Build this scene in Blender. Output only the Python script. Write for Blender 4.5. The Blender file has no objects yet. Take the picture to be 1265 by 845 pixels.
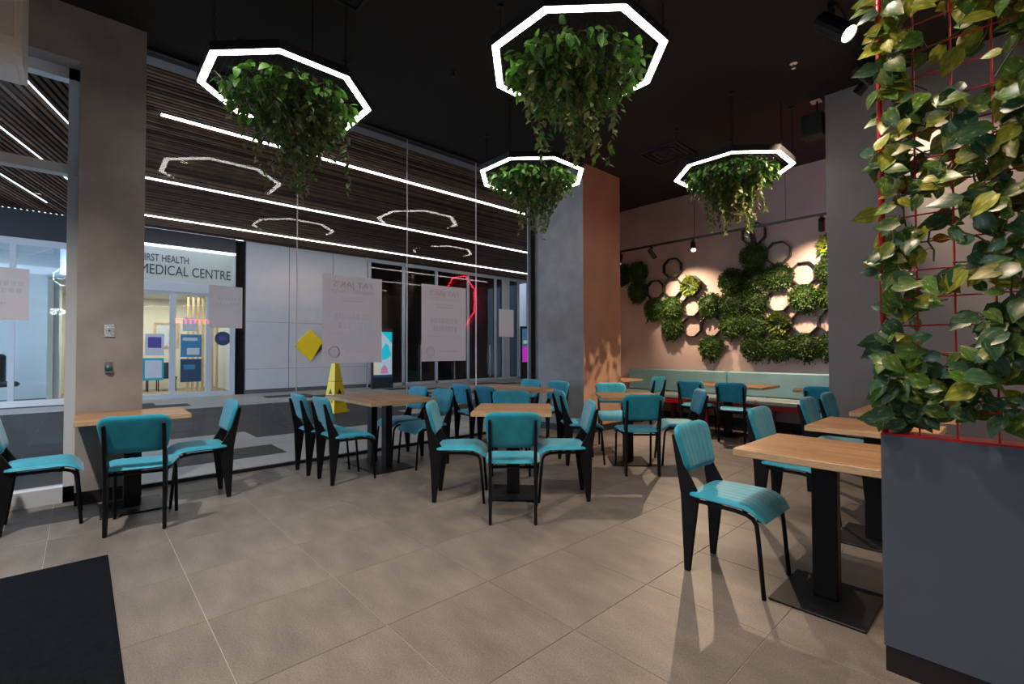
import bpy, bmesh, math, random
from mathutils import Matrix, Vector, Euler
SC = bpy.context.scene
COL = SC.collection
R = math.radians
PI = math.pi
random.seed(7)

# ------------------------------------------------------------------ camera
CAM_H = 1.25
yaw, pit, rol, FPX = R(47.3376), R(1.08515), R(-0.1292), 577.58
fw = Vector((-math.sin(yaw)*math.cos(pit), math.cos(yaw)*math.cos(pit), math.sin(pit)))
rt = Vector((math.cos(yaw), math.sin(yaw), 0.0))
up = rt.cross(fw)
c_, s_ = math.cos(rol), math.sin(rol)
rt2, up2 = c_*rt + s_*up, -s_*rt + c_*up
cam = bpy.data.cameras.new('camera')
cam.sensor_fit = 'HORIZONTAL'; cam.sensor_width = 36.0; cam.lens = 36.0*FPX/1265.0
cam.clip_start = 0.02; cam.clip_end = 200
camo = bpy.data.objects.new('camera', cam); COL.objects.link(camo)
camo.matrix_world = Matrix(((rt2.x, up2.x, -fw.x, 0), (rt2.y, up2.y, -fw.y, 0), (rt2.z, up2.z, -fw.z, CAM_H), (0, 0, 0, 1)))
SC.camera = camo

# ------------------------------------------------------------------ world, exposure
SC.view_settings.view_transform = 'Standard'
SC.view_settings.look = 'None'
SC.view_settings.exposure = 0.72
SC.view_settings.gamma = 1.0
SC.view_settings.use_curve_mapping = False
world = bpy.data.worlds.new('world'); SC.world = world; world.use_nodes = True
wn = world.node_tree.nodes; wn['Background'].inputs[0].default_value = (0.64, 0.77, 1.0, 1)
wn['Background'].inputs[1].default_value = 3.3

# ------------------------------------------------------------------ light helpers
def area(name, loc, size, power, color, rot=(0, 0, 0), sizey=None, spread=None):
    l = bpy.data.lights.new(name, 'AREA'); l.energy = power; l.color = color; l.size = size
    if sizey: l.shape = 'RECTANGLE'; l.size_y = sizey
    if spread: l.spread = spread
    o = bpy.data.objects.new(name, l); COL.objects.link(o); o.location = loc; o.rotation_euler = rot
    return o
def spot(name, loc, target, power, color, angle=50, blend=0.5, radius=0.03):
    l = bpy.data.lights.new(name, 'SPOT'); l.energy = power; l.color = color
    l.spot_size = R(angle); l.spot_blend = blend; l.shadow_soft_size = radius
    o = bpy.data.objects.new(name, l); COL.objects.link(o); o.location = loc
    d = Vector(target) - Vector(loc)
    o.rotation_euler = d.to_track_quat('-Z', 'Y').to_euler()
    return o
WARM = (1.0, 0.72, 0.48); WARM2 = (1.0, 0.89, 0.77); COOL = (0.62, 0.80, 1.0)

# ------------------------------------------------------------------ materials
MATS = {}
def mat(name, col, rough=0.5, metal=0.0, var=0.0, scale=6.0, bump=0.0, bscale=60.0, spec=0.5, stretch=None, objvar=0.0, sheen=0.0, col2=None, detail=4.0):
    m = bpy.data.materials.new(name); m.use_nodes = True; MATS[name] = m
    nt = m.node_tree; N = nt.nodes; L = nt.links; b = N['Principled BSDF']
    b.inputs['Base Color'].default_value = (*col, 1); b.inputs['Roughness'].default_value = rough
    b.inputs['Metallic'].default_value = metal; b.inputs['Specular IOR Level'].default_value = spec
    if sheen: b.inputs['Sheen Weight'].default_value = sheen
    tc = N.new('ShaderNodeTexCoord')
    vec = tc.outputs['Object']
    if stretch:
        mp = N.new('ShaderNodeMapping'); mp.inputs['Scale'].default_value = stretch
        L.new(vec, mp.inputs[0]); vec = mp.outputs[0]
    out = None
    if var or col2:
        n = N.new('ShaderNodeTexNoise'); n.inputs['Scale'].default_value = scale; n.inputs['Detail'].default_value = detail
        L.new(vec, n.inputs['Vector'])
        r = N.new('ShaderNodeValToRGB')
        c2 = col2 or tuple(min(1, x*(1+var)) for x in col)
        c1 = col if col2 else tuple(max(0, x*(1-var)) for x in col)
        r.color_ramp.elements[0].position = 0.3; r.color_ramp.elements[1].position = 0.7
        r.color_ramp.elements[0].color = (*c1, 1); r.color_ramp.elements[1].color = (*c2, 1)
        L.new(n.outputs['Fac'], r.inputs[0]); out = r.outputs[0]
    if objvar:
        oi = N.new('ShaderNodeObjectInfo')
        mr = N.new('ShaderNodeMapRange'); mr.inputs[3].default_value = 1-objvar; mr.inputs[4].default_value = 1+objvar
        L.new(oi.outputs['Random'], mr.inputs[0])
        hs = N.new('ShaderNodeHueSaturation'); L.new(mr.outputs[0], hs.inputs['Value'])
        if out: L.new(out, hs.inputs['Color'])
        else: hs.inputs['Color'].default_value = (*col, 1)
        out = hs.outputs[0]
    if out: L.new(out, b.inputs['Base Color'])
    if bump:
        n2 = N.new('ShaderNodeTexNoise'); n2.inputs['Scale'].default_value = bscale; n2.inputs['Detail'].default_value = 5
        L.new(vec, n2.inputs['Vector'])
        bp = N.new('ShaderNodeBump'); bp.inputs['Strength'].default_value = bump; bp.inputs['Distance'].default_value = 0.01
        L.new(n2.outputs['Fac'], bp.inputs['Height']); L.new(bp.outputs[0], b.inputs['Normal'])
    return m
def emis(name, col, strength):
    m = bpy.data.materials.new(name); m.use_nodes = True; MATS[name] = m
    b = m.node_tree.nodes['Principled BSDF']
    b.inputs['Base Color'].default_value = (*[0.8*x for x in col], 1); b.inputs['Roughness'].default_value = 0.4
    b.inputs['Emission Color'].default_value = (*col, 1); b.inputs['Emission Strength'].default_value = strength
    return m
def glassmat(name, tint=(1, 1, 1), ior=1.5, boost=1.0):
    m = bpy.data.materials.new(name); m.use_nodes = True; MATS[name] = m
    nt = m.node_tree; N = nt.nodes; L = nt.links; N.remove(N['Principled BSDF'])
    o = N['Material Output']; t = N.new('ShaderNodeBsdfTransparent'); g = N.new('ShaderNodeBsdfGlossy')
    t.inputs[0].default_value = (*tint, 1); g.inputs['Roughness'].default_value = 0.0
    f = N.new('ShaderNodeFresnel'); ge = N.new('ShaderNodeNewGeometry')
    mr = N.new('ShaderNodeMapRange'); mr.inputs[3].default_value = ior; mr.inputs[4].default_value = 1.0/ior   # same reflectance on both faces of the thin pane
    L.new(ge.outputs['Backfacing'], mr.inputs[0]); L.new(mr.outputs[0], f.inputs[0])
    mu = N.new('ShaderNodeMath'); mu.operation = 'MULTIPLY'; mu.inputs[1].default_value = boost; mu.use_clamp = True
    mx = N.new('ShaderNodeMixShader')
    L.new(f.outputs[0], mu.inputs[0]); L.new(mu.outputs[0], mx.inputs[0]); L.new(t.outputs[0], mx.inputs[1]); L.new(g.outputs[0], mx.inputs[2])
    L.new(mx.outputs[0], o.inputs[0])
    return m

mat('tile', (0.150, 0.140, 0.134), 0.47, var=0.22, scale=2.6, bump=0.10, bscale=90, objvar=0.07, stretch=(1.0, 2.6, 1.0), spec=0.32)
def speckle(m, amt=0.5):
    nt = m.node_tree; N = nt.nodes; L = nt.links; b = N['Principled BSDF']
    src = b.inputs['Base Color'].links[0].from_socket
    tc = N.new('ShaderNodeTexCoord'); n = N.new('ShaderNodeTexNoise'); n.inputs['Scale'].default_value = 130; n.inputs['Detail'].default_value = 3
    L.new(tc.outputs['Object'], n.inputs['Vector'])
    r = N.new('ShaderNodeValToRGB'); r.color_ramp.elements[0].position = 0.35; r.color_ramp.elements[1].position = 0.7
    r.color_ramp.elements[0].color = (0.72, 0.72, 0.74, 1); r.color_ramp.elements[1].color = (1.3, 1.25, 1.18, 1)
    L.new(n.outputs['Fac'], r.inputs[0])
    mx = N.new('ShaderNodeMix'); mx.data_type = 'RGBA'; mx.blend_type = 'MULTIPLY'; mx.inputs[0].default_value = amt
    L.new(src, mx.inputs[6]); L.new(r.outputs[0], mx.inputs[7]); L.new(mx.outputs[2], b.inputs['Base Color'])
speckle(MATS['tile'], 0.8)
mat('grout', (0.42, 0.40, 0.37), 0.8)
mat('black_ceiling', (0.011, 0.0095, 0.009), 0.75, var=0.1)
mat('concrete', (0.30, 0.28, 0.275), 0.65, var=0.16, scale=4.0, bump=0.22, bscale=11, detail=9.0)
mat('pink_wall', (0.52, 0.39, 0.36), 0.7, var=0.07, scale=2.5, bump=0.06, bscale=25)
mat('grey_wall', (0.27, 0.255, 0.26), 0.7, var=0.08, scale=2.5, bump=0.06, bscale=25)
mat('dark_wall', (0.06, 0.06, 0.065), 0.7)
mat('skirting', (0.012, 0.012, 0.014), 0.45)
mat('black_metal', (0.012, 0.013, 0.016), 0.42, metal=0.2)
mat('black_steel', (0.007, 0.008, 0.011), 0.45, metal=0.0, var=0.15, spec=0.18)
mat('teal_velvet', (0.0, 0.29, 0.45), 0.6, var=0.15, scale=14, bump=0.10, bscale=180, sheen=0.25, objvar=0.06)
mat('banquette_vinyl', (0.19, 0.34, 0.38), 0.5, var=0.08, scale=5)
mat('banquette_seat', (0.30, 0.38, 0.38), 0.5, var=0.08, scale=5)
mat('red_steel', (0.42, 0.010, 0.013), 0.35)
mat('planter_paint', (0.070, 0.095, 0.135), 0.55, var=0.10, scale=2.2)
mat('carpet', (0.006, 0.0075, 0.011), 1.0, var=0.35, scale=55, bump=0.8, bscale=260, spec=0.05)
mat('alu', (0.54, 0.58, 0.62), 0.45, metal=0.0)
mat('dark_alu', (0.05, 0.055, 0.065), 0.4, metal=0.5)
mat('steel_joint', (0.55, 0.55, 0.55), 0.3, metal=0.6)
mat('white_plastic', (0.82, 0.80, 0.77), 0.45)
mat('paper', (0.82, 0.81, 0.81), 0.8, scale=5, col2=(0.88, 0.79, 0.80))
mat('paper_ink', (0.66, 0.58, 0.59), 0.8)
mat('paper_ink_light', (0.85, 0.75, 0.73), 0.8)
for k in ('paper', 'paper_ink', 'paper_ink_light'):   # thin paper lets the walkway light through
    nt_ = MATS[k].node_tree; b_ = nt_.nodes['Principled BSDF']; t_ = nt_.nodes.new('ShaderNodeBsdfTranslucent')
    t_.inputs[0].default_value = b_.inputs['Base Color'].default_value
    if b_.inputs['Base Color'].links: nt_.links.new(b_.inputs['Base Color'].links[0].from_socket, t_.inputs[0])
    m_ = nt_.nodes.new('ShaderNodeMixShader'); m_.inputs[0].default_value = 0.75
    nt_.links.new(b_.outputs[0], m_.inputs[1]); nt_.links.new(t_.outputs[0], m_.inputs[2]); nt_.links.new(m_.outputs[0], nt_.nodes['Material Output'].inputs[0])
mat('mall_light', (0.34, 0.335, 0.325), 0.6, spec=0.08, var=0.16, scale=60, objvar=0.06)
mat('mall_dark', (0.05, 0.05, 0.052), 0.6, spec=0.06, var=0.25, scale=60, objvar=0.08)
mat('mall_grout', (0.16, 0.155, 0.15), 0.7)
mat('timber_slat', (0.105, 0.056, 0.032), 0.8, spec=0.2, var=0.3, scale=4)
mat('timber_slat_dark', (0.05, 0.026, 0.016), 0.8, spec=0.2, var=0.3, scale=4)
mat('timber_slat_pale', (0.17, 0.10, 0.062), 0.8, spec=0.2, var=0.3, scale=4)
mat('plaster_grey', (0.17, 0.17, 0.17), 0.8)
mat('slat_backing', (0.010, 0.008, 0.007), 0.9)
mat('white_panel', (0.60, 0.62, 0.66), 0.45, var=0.03)
mat('joint_dark', (0.10, 0.10, 0.11), 0.7)
mat('yellow', (1.0, 0.72, 0.0), 0.4)
mat('yellow_cone', (0.85, 0.60, 0.01), 0.45)
mat('ink_black', (0.01, 0.01, 0.01), 0.5)
mat('ink_navy', (0.012, 0.03, 0.06), 0.5)
mat('cream', (0.78, 0.70, 0.56), 0.7)
mat('carpet_tan', (0.33, 0.27, 0.20), 0.9, var=0.2, scale=20)
mat('light_timber', (0.62, 0.42, 0.22), 0.6, var=0.15, scale=6)
mat('poster_blue', (0.05, 0.25, 0.45), 0.5)
mat('poster_white', (0.62, 0.66, 0.70), 0.5)
mat('poster_navy', (0.03, 0.07, 0.14), 0.5)
mat('poster_teal', (0.02, 0.42, 0.50), 0.5)
mat('poster_purple', (0.10, 0.08, 0.35), 0.5)
mat('shop_white', (0.66, 0.68, 0.71), 0.6)
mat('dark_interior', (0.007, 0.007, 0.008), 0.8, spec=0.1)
mat('green_plastic', (0.0, 0.10, 0.06), 0.35)
mat('chrome', (0.7, 0.68, 0.66), 0.25, metal=1.0)
mat('speaker_black', (0.012, 0.012, 0.012), 0.6)
mat('stem', (0.07, 0.085, 0.02), 0.6)
glassmat('glass', (0.95, 0.97, 0.98), 1.50, 0.6)
def faint(name, col, a):
    m = bpy.data.materials.new(name); m.use_nodes = True; MATS[name] = m
    nt = m.node_tree; N = nt.nodes; L = nt.links; t = N.new('ShaderNodeBsdfTransparent'); x = N.new('ShaderNodeMixShader'); x.inputs[0].default_value = a
    N['Principled BSDF'].inputs['Base Color'].default_value = (*col, 1); N['Principled BSDF'].inputs['Roughness'].default_value = 0.8
    L.new(t.outputs[0], x.inputs[1]); L.new(N['Principled BSDF'].outputs[0], x.inputs[2]); L.new(x.outputs[0], N['Material Output'].inputs[0])
faint('print_faint', (0.50, 0.36, 0.36), 0.07)
glassmat('mall_glass', (0.86, 0.92, 0.93), 1.5)
glassmat('dark_glass', (0.25, 0.28, 0.30), 1.5)
emis('lamp_white', (1.0, 0.94, 0.86), 9.0)
emis('strip_white', (1.0, 0.88, 0.76), 12.0)
emis('strip_cool', (0.75, 0.88, 1.0), 3.0)
emis('spot_lens', (1.0, 0.86, 0.66), 10.0)
emis('neon_red', (1.0, 0.02, 0.06), 22.0)
emis('neon_white', (0.75, 0.95, 1.0), 22.0)
emis('screen_pale', (0.62, 0.82, 0.92), 0.2)
emis('screen_teal', (0.0, 0.42, 0.55), 0.5)
emis('screen_pink', (0.80, 0.28, 0.48), 0.2)
emis('screen_cream', (0.85, 0.78, 0.55), 0.2)
emis('screen_navy', (0.02, 0.05, 0.12), 0.3)
emis('screen_purple', (0.45, 0.02, 0.42), 0.6)
emis('screen_blue', (0.15, 0.40, 0.65), 0.6)
emis('sign_glass', (0.50, 0.56, 0.54), 0.22); MATS['sign_glass'].node_tree.nodes['Principled BSDF'].inputs['Base Color'].default_value = (0.20, 0.22, 0.21, 1)

def oakmat():
    m = bpy.data.materials.new('oak'); m.use_nodes = True; MATS['oak'] = m
    nt = m.node_tree; N = nt.nodes; L = nt.links; b = N['Principled BSDF']; b.inputs['Roughness'].default_value = 0.42
    tc = N.new('ShaderNodeTexCoord')
    br = N.new('ShaderNodeTexBrick'); br.inputs['Scale'].default_value = 1.0
    br.inputs['Brick Width'].default_value = 0.42; br.inputs['Row Height'].default_value = 0.045
    br.inputs['Mortar Size'].default_value = 0.0006; br.inputs['Bias'].default_value = 0.0
    br.inputs['Color1'].default_value = (0.40, 0.235, 0.115, 1); br.inputs['Color2'].default_value = (0.26, 0.145, 0.072, 1)
    br.inputs['Mortar'].default_value = (0.14, 0.07, 0.03, 1)
    L.new(tc.outputs['Object'], br.inputs['Vector'])
    mp = N.new('ShaderNodeMapping'); mp.inputs['Scale'].default_value = (3.0, 45.0, 20.0); L.new(tc.outputs['Object'], mp.inputs[0])
    n = N.new('ShaderNodeTexNoise'); n.inputs['Scale'].default_value = 1.0; n.inputs['Detail'].default_value = 6; L.new(mp.outputs[0], n.inputs['Vector'])
    r = N.new('ShaderNodeValToRGB'); r.color_ramp.elements[0].position = 0.3; r.color_ramp.elements[1].position = 0.72
    r.color_ramp.elements[0].color = (0.55, 0.5, 0.45, 1); r.color_ramp.elements[1].color = (1.15, 1.1, 1.05, 1)
    L.new(n.outputs['Fac'], r.inputs[0])
    mx = N.new('ShaderNodeMix'); mx.data_type = 'RGBA'; mx.blend_type = 'MULTIPLY'; mx.inputs[0].default_value = 0.85
    L.new(br.outputs['Color'], mx.inputs[6]); L.new(r.outputs[0], mx.inputs[7]); L.new(mx.outputs[2], b.inputs['Base Color'])
oakmat()
mat('oak_edge', (0.50, 0.36, 0.22), 0.6, var=0.18, scale=2, stretch=(6, 6, 60))

def leafmat(name, c1, c2, c3, rough=0.4, vscale=3.0):
    m = bpy.data.materials.new(name); m.use_nodes = True; MATS[name] = m
    nt = m.node_tree; N = nt.nodes; L = nt.links; b = N['Principled BSDF']; b.inputs['Roughness'].default_value = rough
    tc = N.new('ShaderNodeTexCoord'); oi = N.new('ShaderNodeObjectInfo')
    ad = N.new('ShaderNodeVectorMath'); ad.operation = 'ADD'
    L.new(tc.outputs['Object'], ad.inputs[0]); L.new(oi.outputs['Location'], ad.inputs[1])
    mp = N.new('ShaderNodeMapping'); mp.inputs['Scale'].default_value = (vscale*2.2, vscale*0.8, vscale); L.new(ad.outputs[0], mp.inputs[0])
    n = N.new('ShaderNodeTexNoise'); n.inputs['Scale'].default_value = 1.0; n.inputs['Detail'].default_value = 3; L.new(mp.outputs[0], n.inputs['Vector'])
    r = N.new('ShaderNodeValToRGB'); e = r.color_ramp.elements
    e[0].position = 0.40; e[0].color = (*c1, 1); e[1].position = 0.60; e[1].color = (*c2, 1)
    k = e.new(0.76); k.color = (*c3, 1)
    L.new(n.outputs['Fac'], r.inputs[0])
    hs = N.new('ShaderNodeHueSaturation'); mr = N.new('ShaderNodeMapRange'); mr.inputs[3].default_value = 0.6; mr.inputs[4].default_value = 1.45
    L.new(oi.outputs['Random'], mr.inputs[0]); L.new(mr.outputs[0], hs.inputs['Value']); L.new(r.outputs[0], hs.inputs['Color'])
    L.new(hs.outputs[0], b.inputs['Base Color'])
    tr = N.new('ShaderNodeBsdfTranslucent'); L.new(hs.outputs[0], tr.inputs[0])
    mx = N.new('ShaderNodeMixShader'); mx.inputs[0].default_value = 0.28
    L.new(b.outputs[0], mx.inputs[1]); L.new(tr.outputs[0], mx.inputs[2]); L.new(mx.outputs[0], N['Material Output'].inputs[0])
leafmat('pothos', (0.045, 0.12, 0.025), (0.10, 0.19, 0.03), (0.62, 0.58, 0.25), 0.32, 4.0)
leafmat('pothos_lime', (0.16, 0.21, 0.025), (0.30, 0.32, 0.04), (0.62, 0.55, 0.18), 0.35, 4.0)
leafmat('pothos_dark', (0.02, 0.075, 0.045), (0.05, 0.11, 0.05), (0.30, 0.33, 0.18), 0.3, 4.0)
leafmat('ivy', (0.045, 0.17, 0.022), (0.10, 0.26, 0.03), (0.30, 0.42, 0.09), 0.4, 12.0)
leafmat('ivy_dark', (0.05, 0.115, 0.025), (0.095, 0.17, 0.04), (0.19, 0.25, 0.08), 0.45, 12.0)
leafmat('ivy_olive', (0.17, 0.19, 0.06), (0.27, 0.28, 0.10), (0.42, 0.41, 0.18), 0.5, 12.0)
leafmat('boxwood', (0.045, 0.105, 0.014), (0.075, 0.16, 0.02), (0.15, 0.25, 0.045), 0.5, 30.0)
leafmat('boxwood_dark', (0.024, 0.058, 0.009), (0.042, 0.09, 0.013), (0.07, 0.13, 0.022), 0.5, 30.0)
leafmat('fern_lime', (0.20, 0.26, 0.03), (0.32, 0.36, 0.05), (0.45, 0.45, 0.12), 0.45, 20.0)

# ------------------------------------------------------------------ mesh helpers
def setp(o, label=None, cat=None, group=None, kind=None):
    if label: o['label'] = label
    if cat: o['category'] = cat
    if group: o['group'] = group
    if kind: o['kind'] = kind
    return o
class MB:
    def __init__(s): s.v = []; s.f = []; s.m = []
    def add(s, vs, fs, mi=0):
        n = len(s.v); s.v += [tuple(v) for v in vs]
        for f in fs: s.f.append(tuple(i+n for i in f)); s.m.append(mi)
        return s
    def box(s, x0, y0, z0, x1, y1, z1, mi=0):
        v = [(x0, y0, z0), (x1, y0, z0), (x1, y1, z0), (x0, y1, z0), (x0, y0, z1), (x1, y0, z1), (x1, y1, z1), (x0, y1, z1)]
        return s.add(v, [(0, 3, 2, 1), (4, 5, 6, 7), (0, 1, 5, 4), (1, 2, 6, 5), (2, 3, 7, 6), (3, 0, 4, 7)], mi)
    def tube(s, pts, r, n=8, closed=False, mi=0, cap=True):
        P = [Vector(p) for p in pts]; k = len(P); vs = []; fs = []
        rr = r if isinstance(r, (list, tuple)) else [r]*k
        prev = None
        for i in range(k):
            if closed: d = P[(i+1) % k]-P[i-1]
            else: d = P[min(i+1, k-1)]-P[max(i-1, 0)]
            d.normalize()
            if prev is None:
                a = Vector((0, 0, 1)) if abs(d.z) < 0.9 else Vector((1, 0, 0))
                u = d.cross(a).normalized()
            else: u = (prev - d*prev.dot(d)).normalized()
            prev = u; w = d.cross(u)
            for j in range(n):
                t = 2*PI*j/n; vs.append(P[i]+rr[i]*(math.cos(t)*u+math.sin(t)*w))
        for i in range(k if closed else k-1):
            for j in range(n):
                a = i*n+j; b = i*n+(j+1) % n; c = ((i+1) % k)*n+(j+1) % n; d = ((i+1) % k)*n+j
                fs.append((a, b, c, d))
        if not closed and cap: fs.append(tuple(range(n-1, -1, -1))); fs.append(tuple((k-1)*n+j for j in range(n)))
        return s.add(vs, fs, mi)
    def prism(s, poly, a, b, axis='z', mi=0):
        # poly 2D; axis x -> (y,z), axis y -> (x,z), axis z -> (x,y)
        def mk(p, t): return (t, p[0], p[1]) if axis == 'x' else ((p[0], t, p[1]) if axis == 'y' else (p[0], p[1], t))
        n = len(poly); vs = [mk(p, a) for p in poly]+[mk(p, b) for p in poly]
        fs = [tuple(range(n-1, -1, -1)), tuple(range(n, 2*n))]+[(i, (i+1) % n, n+(i+1) % n, n+i) for i in range(n)]
        return s.add(vs, fs, mi)
    def ring(s, po, pi, a, b, axis='z', mi=0, inner_mi=None):
        def mk(p, t): return (t, p[0], p[1]) if axis == 'x' else ((p[0], t, p[1]) if axis == 'y' else (p[0], p[1], t))
        n = len(po); vs = [mk(p, a) for p in po]+[mk(p, a) for p in pi]+[mk(p, b) for p in po]+[mk(p, b) for p in pi]
        fs = []
        for i in range(n):
            j = (i+1) % n
            fs += [(i, j, n+j, n+i), (2*n+i, 3*n+i, 3*n+j, 2*n+j), (i, 2*n+i, 2*n+j, j), (n+i, n+j, 3*n+j, 3*n+i)]
        return s.add(vs, fs, mi)
    def mesh(s, name, mats, smooth=False, bevel=0, fixn=True, autos=None):
        me = bpy.data.meshes.new(name); me.from_pydata(s.v, [], s.f)
        for i, p in enumerate(me.polygons): p.material_index = s.m[i]
        for m in (mats if isinstance(mats, (list, tuple)) else [mats]): me.materials.append(MATS[m])
        if fixn or bevel:
            bm = bmesh.new(); bm.from_mesh(me)
            if fixn: bmesh.ops.recalc_face_normals(bm, faces=bm.faces)
            if bevel: bmesh.ops.bevel(bm, geom=[e for e in bm.edges if len(e.link_faces) == 2 and e.calc_face_angle(0) > 0.6], offset=bevel, segments=1, affect='EDGES', clamp_overlap=True)
            bm.to_mesh(me); bm.free()
        if smooth:
            for p in me.polygons: p.use_smooth = True
        me.update()
        return me
    def build(s, name, mats, parent=None, **k):
        return put(name, s.mesh(name, mats, **k), parent)
def put(name, me, parent=None, loc=(0, 0, 0), rot=(0, 0, 0), scl=None):
    o = bpy.data.objects.new(name, me); COL.objects.link(o); o.location = loc; o.rotation_euler = rot
    if scl: o.scale = scl
    if parent: o.parent = parent
    return o
def thing(name, label, cat, loc=(0, 0, 0), rotz=0, group=None, kind=None):
    o = bpy.data.objects.new(name, None); COL.objects.link(o); o.empty_display_size = 0.1
    o.location = loc; o.rotation_euler = (0, 0, rotz)
    return setp(o, label, cat, group, kind)
def copy_tree(o, parent=None):
    c = o.copy(); COL.objects.link(c)
    if parent: c.parent = parent
    for ch in list(o.children): copy_tree(ch, c)
    return c
def struct(o, label, cat):
    return setp(o, label, cat, None, 'structure')
def bx(*a, mi=0): return MB().box(*a, mi=mi)
def octa(r, cx=0, cy=0, n=8, ph=PI/8): return [(cx+r*math.cos(ph+2*PI*i/n), cy+r*math.sin(ph+2*PI*i/n)) for i in range(n)]
def textmesh(body, size, extrude=0.004, bevel=0.0, outline=False, align='LEFT', spacing=1.0, bold=0.0):
    cu = bpy.data.curves.new('t', 'FONT'); cu.body = body; cu.size = size; cu.align_x = align; cu.space_character = spacing; cu.offset = bold
    if outline: cu.fill_mode = 'NONE'; cu.bevel_depth = bevel; cu.bevel_resolution = 1
    else: cu.extrude = extrude
    o = bpy.data.objects.new('t', cu); COL.objects.link(o)
    dg = bpy.context.evaluated_depsgraph_get(); dg.update()
    me = bpy.data.meshes.new_from_object(o.evaluated_get(dg))
    bpy.data.objects.remove(o); bpy.data.curves.remove(cu)
    return me
def text(name, body, size, m, loc, rot, parent=None, width=None, mirror=False, **k):
    me = textmesh(body, size, **k); me.materials.clear(); me.materials.append(MATS[m]); me.name = name
    xs = [v.co.x for v in me.vertices]; w = max(xs)-min(xs)
    f = (width/w) if width else 1.0
    o = put(name, me, parent, loc, rot, (-f if mirror else f, 1 if not width else 1, 1))
    return o
ROT_PX = (PI/2, 0, PI/2)     # text facing +X, reading toward +Y

# ================================================================== ROOM SHELL
CEIL = 4.09; XG = -5.465
# floor
fl = bx(-5.62, -4.0, -0.08, 3.0, 8.1, -0.003).build('floor', 'grout')
struct(fl, 'grey beige stone tile floor of the restaurant with pale grout lines', 'floor')
PX, PY = 0.605, 0.5975
tile = MB()
g = 0.0013
tile.prism([(0, 0), (PX-2*g, 0), (PX-2*g, PY-2*g), (0, PY-2*g)], -0.02, 0.0)
tme = tile.mesh('tile', 'tile', bevel=0.0012)
far = MB(); nt = 0
from itertools import product
for i, j in product(range(-7, 9), range(-7, 15)):
    x0 = -0.765-PX*i+g-PX; y0 = -0.152+PY*j+g
    x1, y1 = x0+PX-2*g, y0+PY-2*g
    if x1 > 3 or y1 < -4 or y0 > 8.1 or x1 < -5.6: continue
    clip = x0 < -5.6 or y1 > 8.1 or y0 < -4
    d = Vector((x0+PX/2, y0+PY/2, 0)); dep = d.dot(fw); lat = d.dot(rt)
    vis = dep > 0.9 and abs(lat) < 1.2*dep+0.4
    if vis and not clip:
        put('floor_tile', tme, fl, (x0, y0, 0)); nt += 1
    else:
        far.box(max(x0, -5.6), max(y0, -4), -0.02, min(x1, 3), min(y1, 8.1), 0.0)
o = far.build('floor_tile_field', 'tile', fl); o['kind'] = 'stuff'

ceil = bx(-5.62, -4.0, CEIL, 3.0, 8.1, CEIL+0.12).build('ceiling', 'black_ceiling')
struct(ceil, 'flat matt black ceiling over the dining room', 'ceiling')
# left wall: pillar and lintel around the side window
wl = MB(); wl.box(-5.62, -0.03, 0, -5.215, 0.40, CEIL); wl.box(-5.62, -3.6, 3.645, -5.215, -0.03, CEIL); wl.box(-5.62, -4.0, 0, -5.215, -3.6, CEIL)
struct(wl.build('wall_left', 'concrete'), 'raw concrete pillar and lintel framing the side window', 'wall')
struct(bx(-5.215, -0.03, 0, -5.203, 0.40, 0.105).build('baseboard_left', 'skirting'), 'black skirting board at the foot of the concrete pillar', 'baseboard')
mat('terracotta', (0.43, 0.275, 0.19), 0.7, var=0.08, scale=3.0, bump=0.08, bscale=18)
wc_ = bx(-5.62, 5.53, 0, -4.42, 6.49, CEIL); wc_.m[3] = 1
wc = wc_.build('wall_column', ['concrete', 'terracotta'])
struct(wc, 'broad square concrete column at the end of the glass front', 'column')
sk = MB(); sk.box(-5.45, 5.518, 0, -4.408, 5.53, 0.10); sk.box(-4.42, 5.53, 0, -4.408, 6.49, 0.10)
struct(sk.build('baseboard_column', 'skirting'), 'black skirting board around the broad concrete column', 'baseboard')
struct(bx(-5.74, 6.49, 0, -5.62, 8.1, CEIL).build('wall_nook', 'pink_wall'), 'short plastered side wall at the end of the long bench', 'wall')
struct(bx(-5.74, 8.1, 0, 3.0, 8.25, CEIL).build('wall_back', 'pink_wall'), 'dusky pink plastered back wall carrying the octagon plant display', 'wall')
struct(bx(-1.43, 6.08, 0, 0.6, 6.24, CEIL).build('wall_partition', 'grey_wall'), 'plain grey plastered partition wall beside the small tables', 'wall')
struct(bx(-1.43, 6.068, 0, 0.6, 6.08, 0.10).build('baseboard_partition', 'skirting'), 'black skirting along the grey partition wall', 'baseboard')
struct(bx(0.6, 2.55, 0, 0.75, 6.24, CEIL).build('wall_right', 'pink_wall'), 'plastered side wall behind the small tables', 'wall')
struct(bx(1.7, 6.24, 0, 1.82, 8.1, CEIL).build('wall_recess', 'dark_wall'), 'dark end wall of the recess behind the partition', 'wall')
struct(bx(0.6, 2.43, 0, 3.0, 2.55, CEIL).build('wall_service', 'dark_wall'), 'dark wall between dining room and service counter', 'wall')
struct(bx(3.0, -4.0, 0, 3.15, 2.55, CEIL).build('wall_kitchen', 'dark_wall'), 'dark kitchen side wall with the neon signs', 'wall')
struct(bx(-5.215, -4.15, 0, 3.0, -4.0, CEIL).build('wall_rear', 'concrete'), 'concrete wall behind the entrance mat', 'wall')

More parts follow.
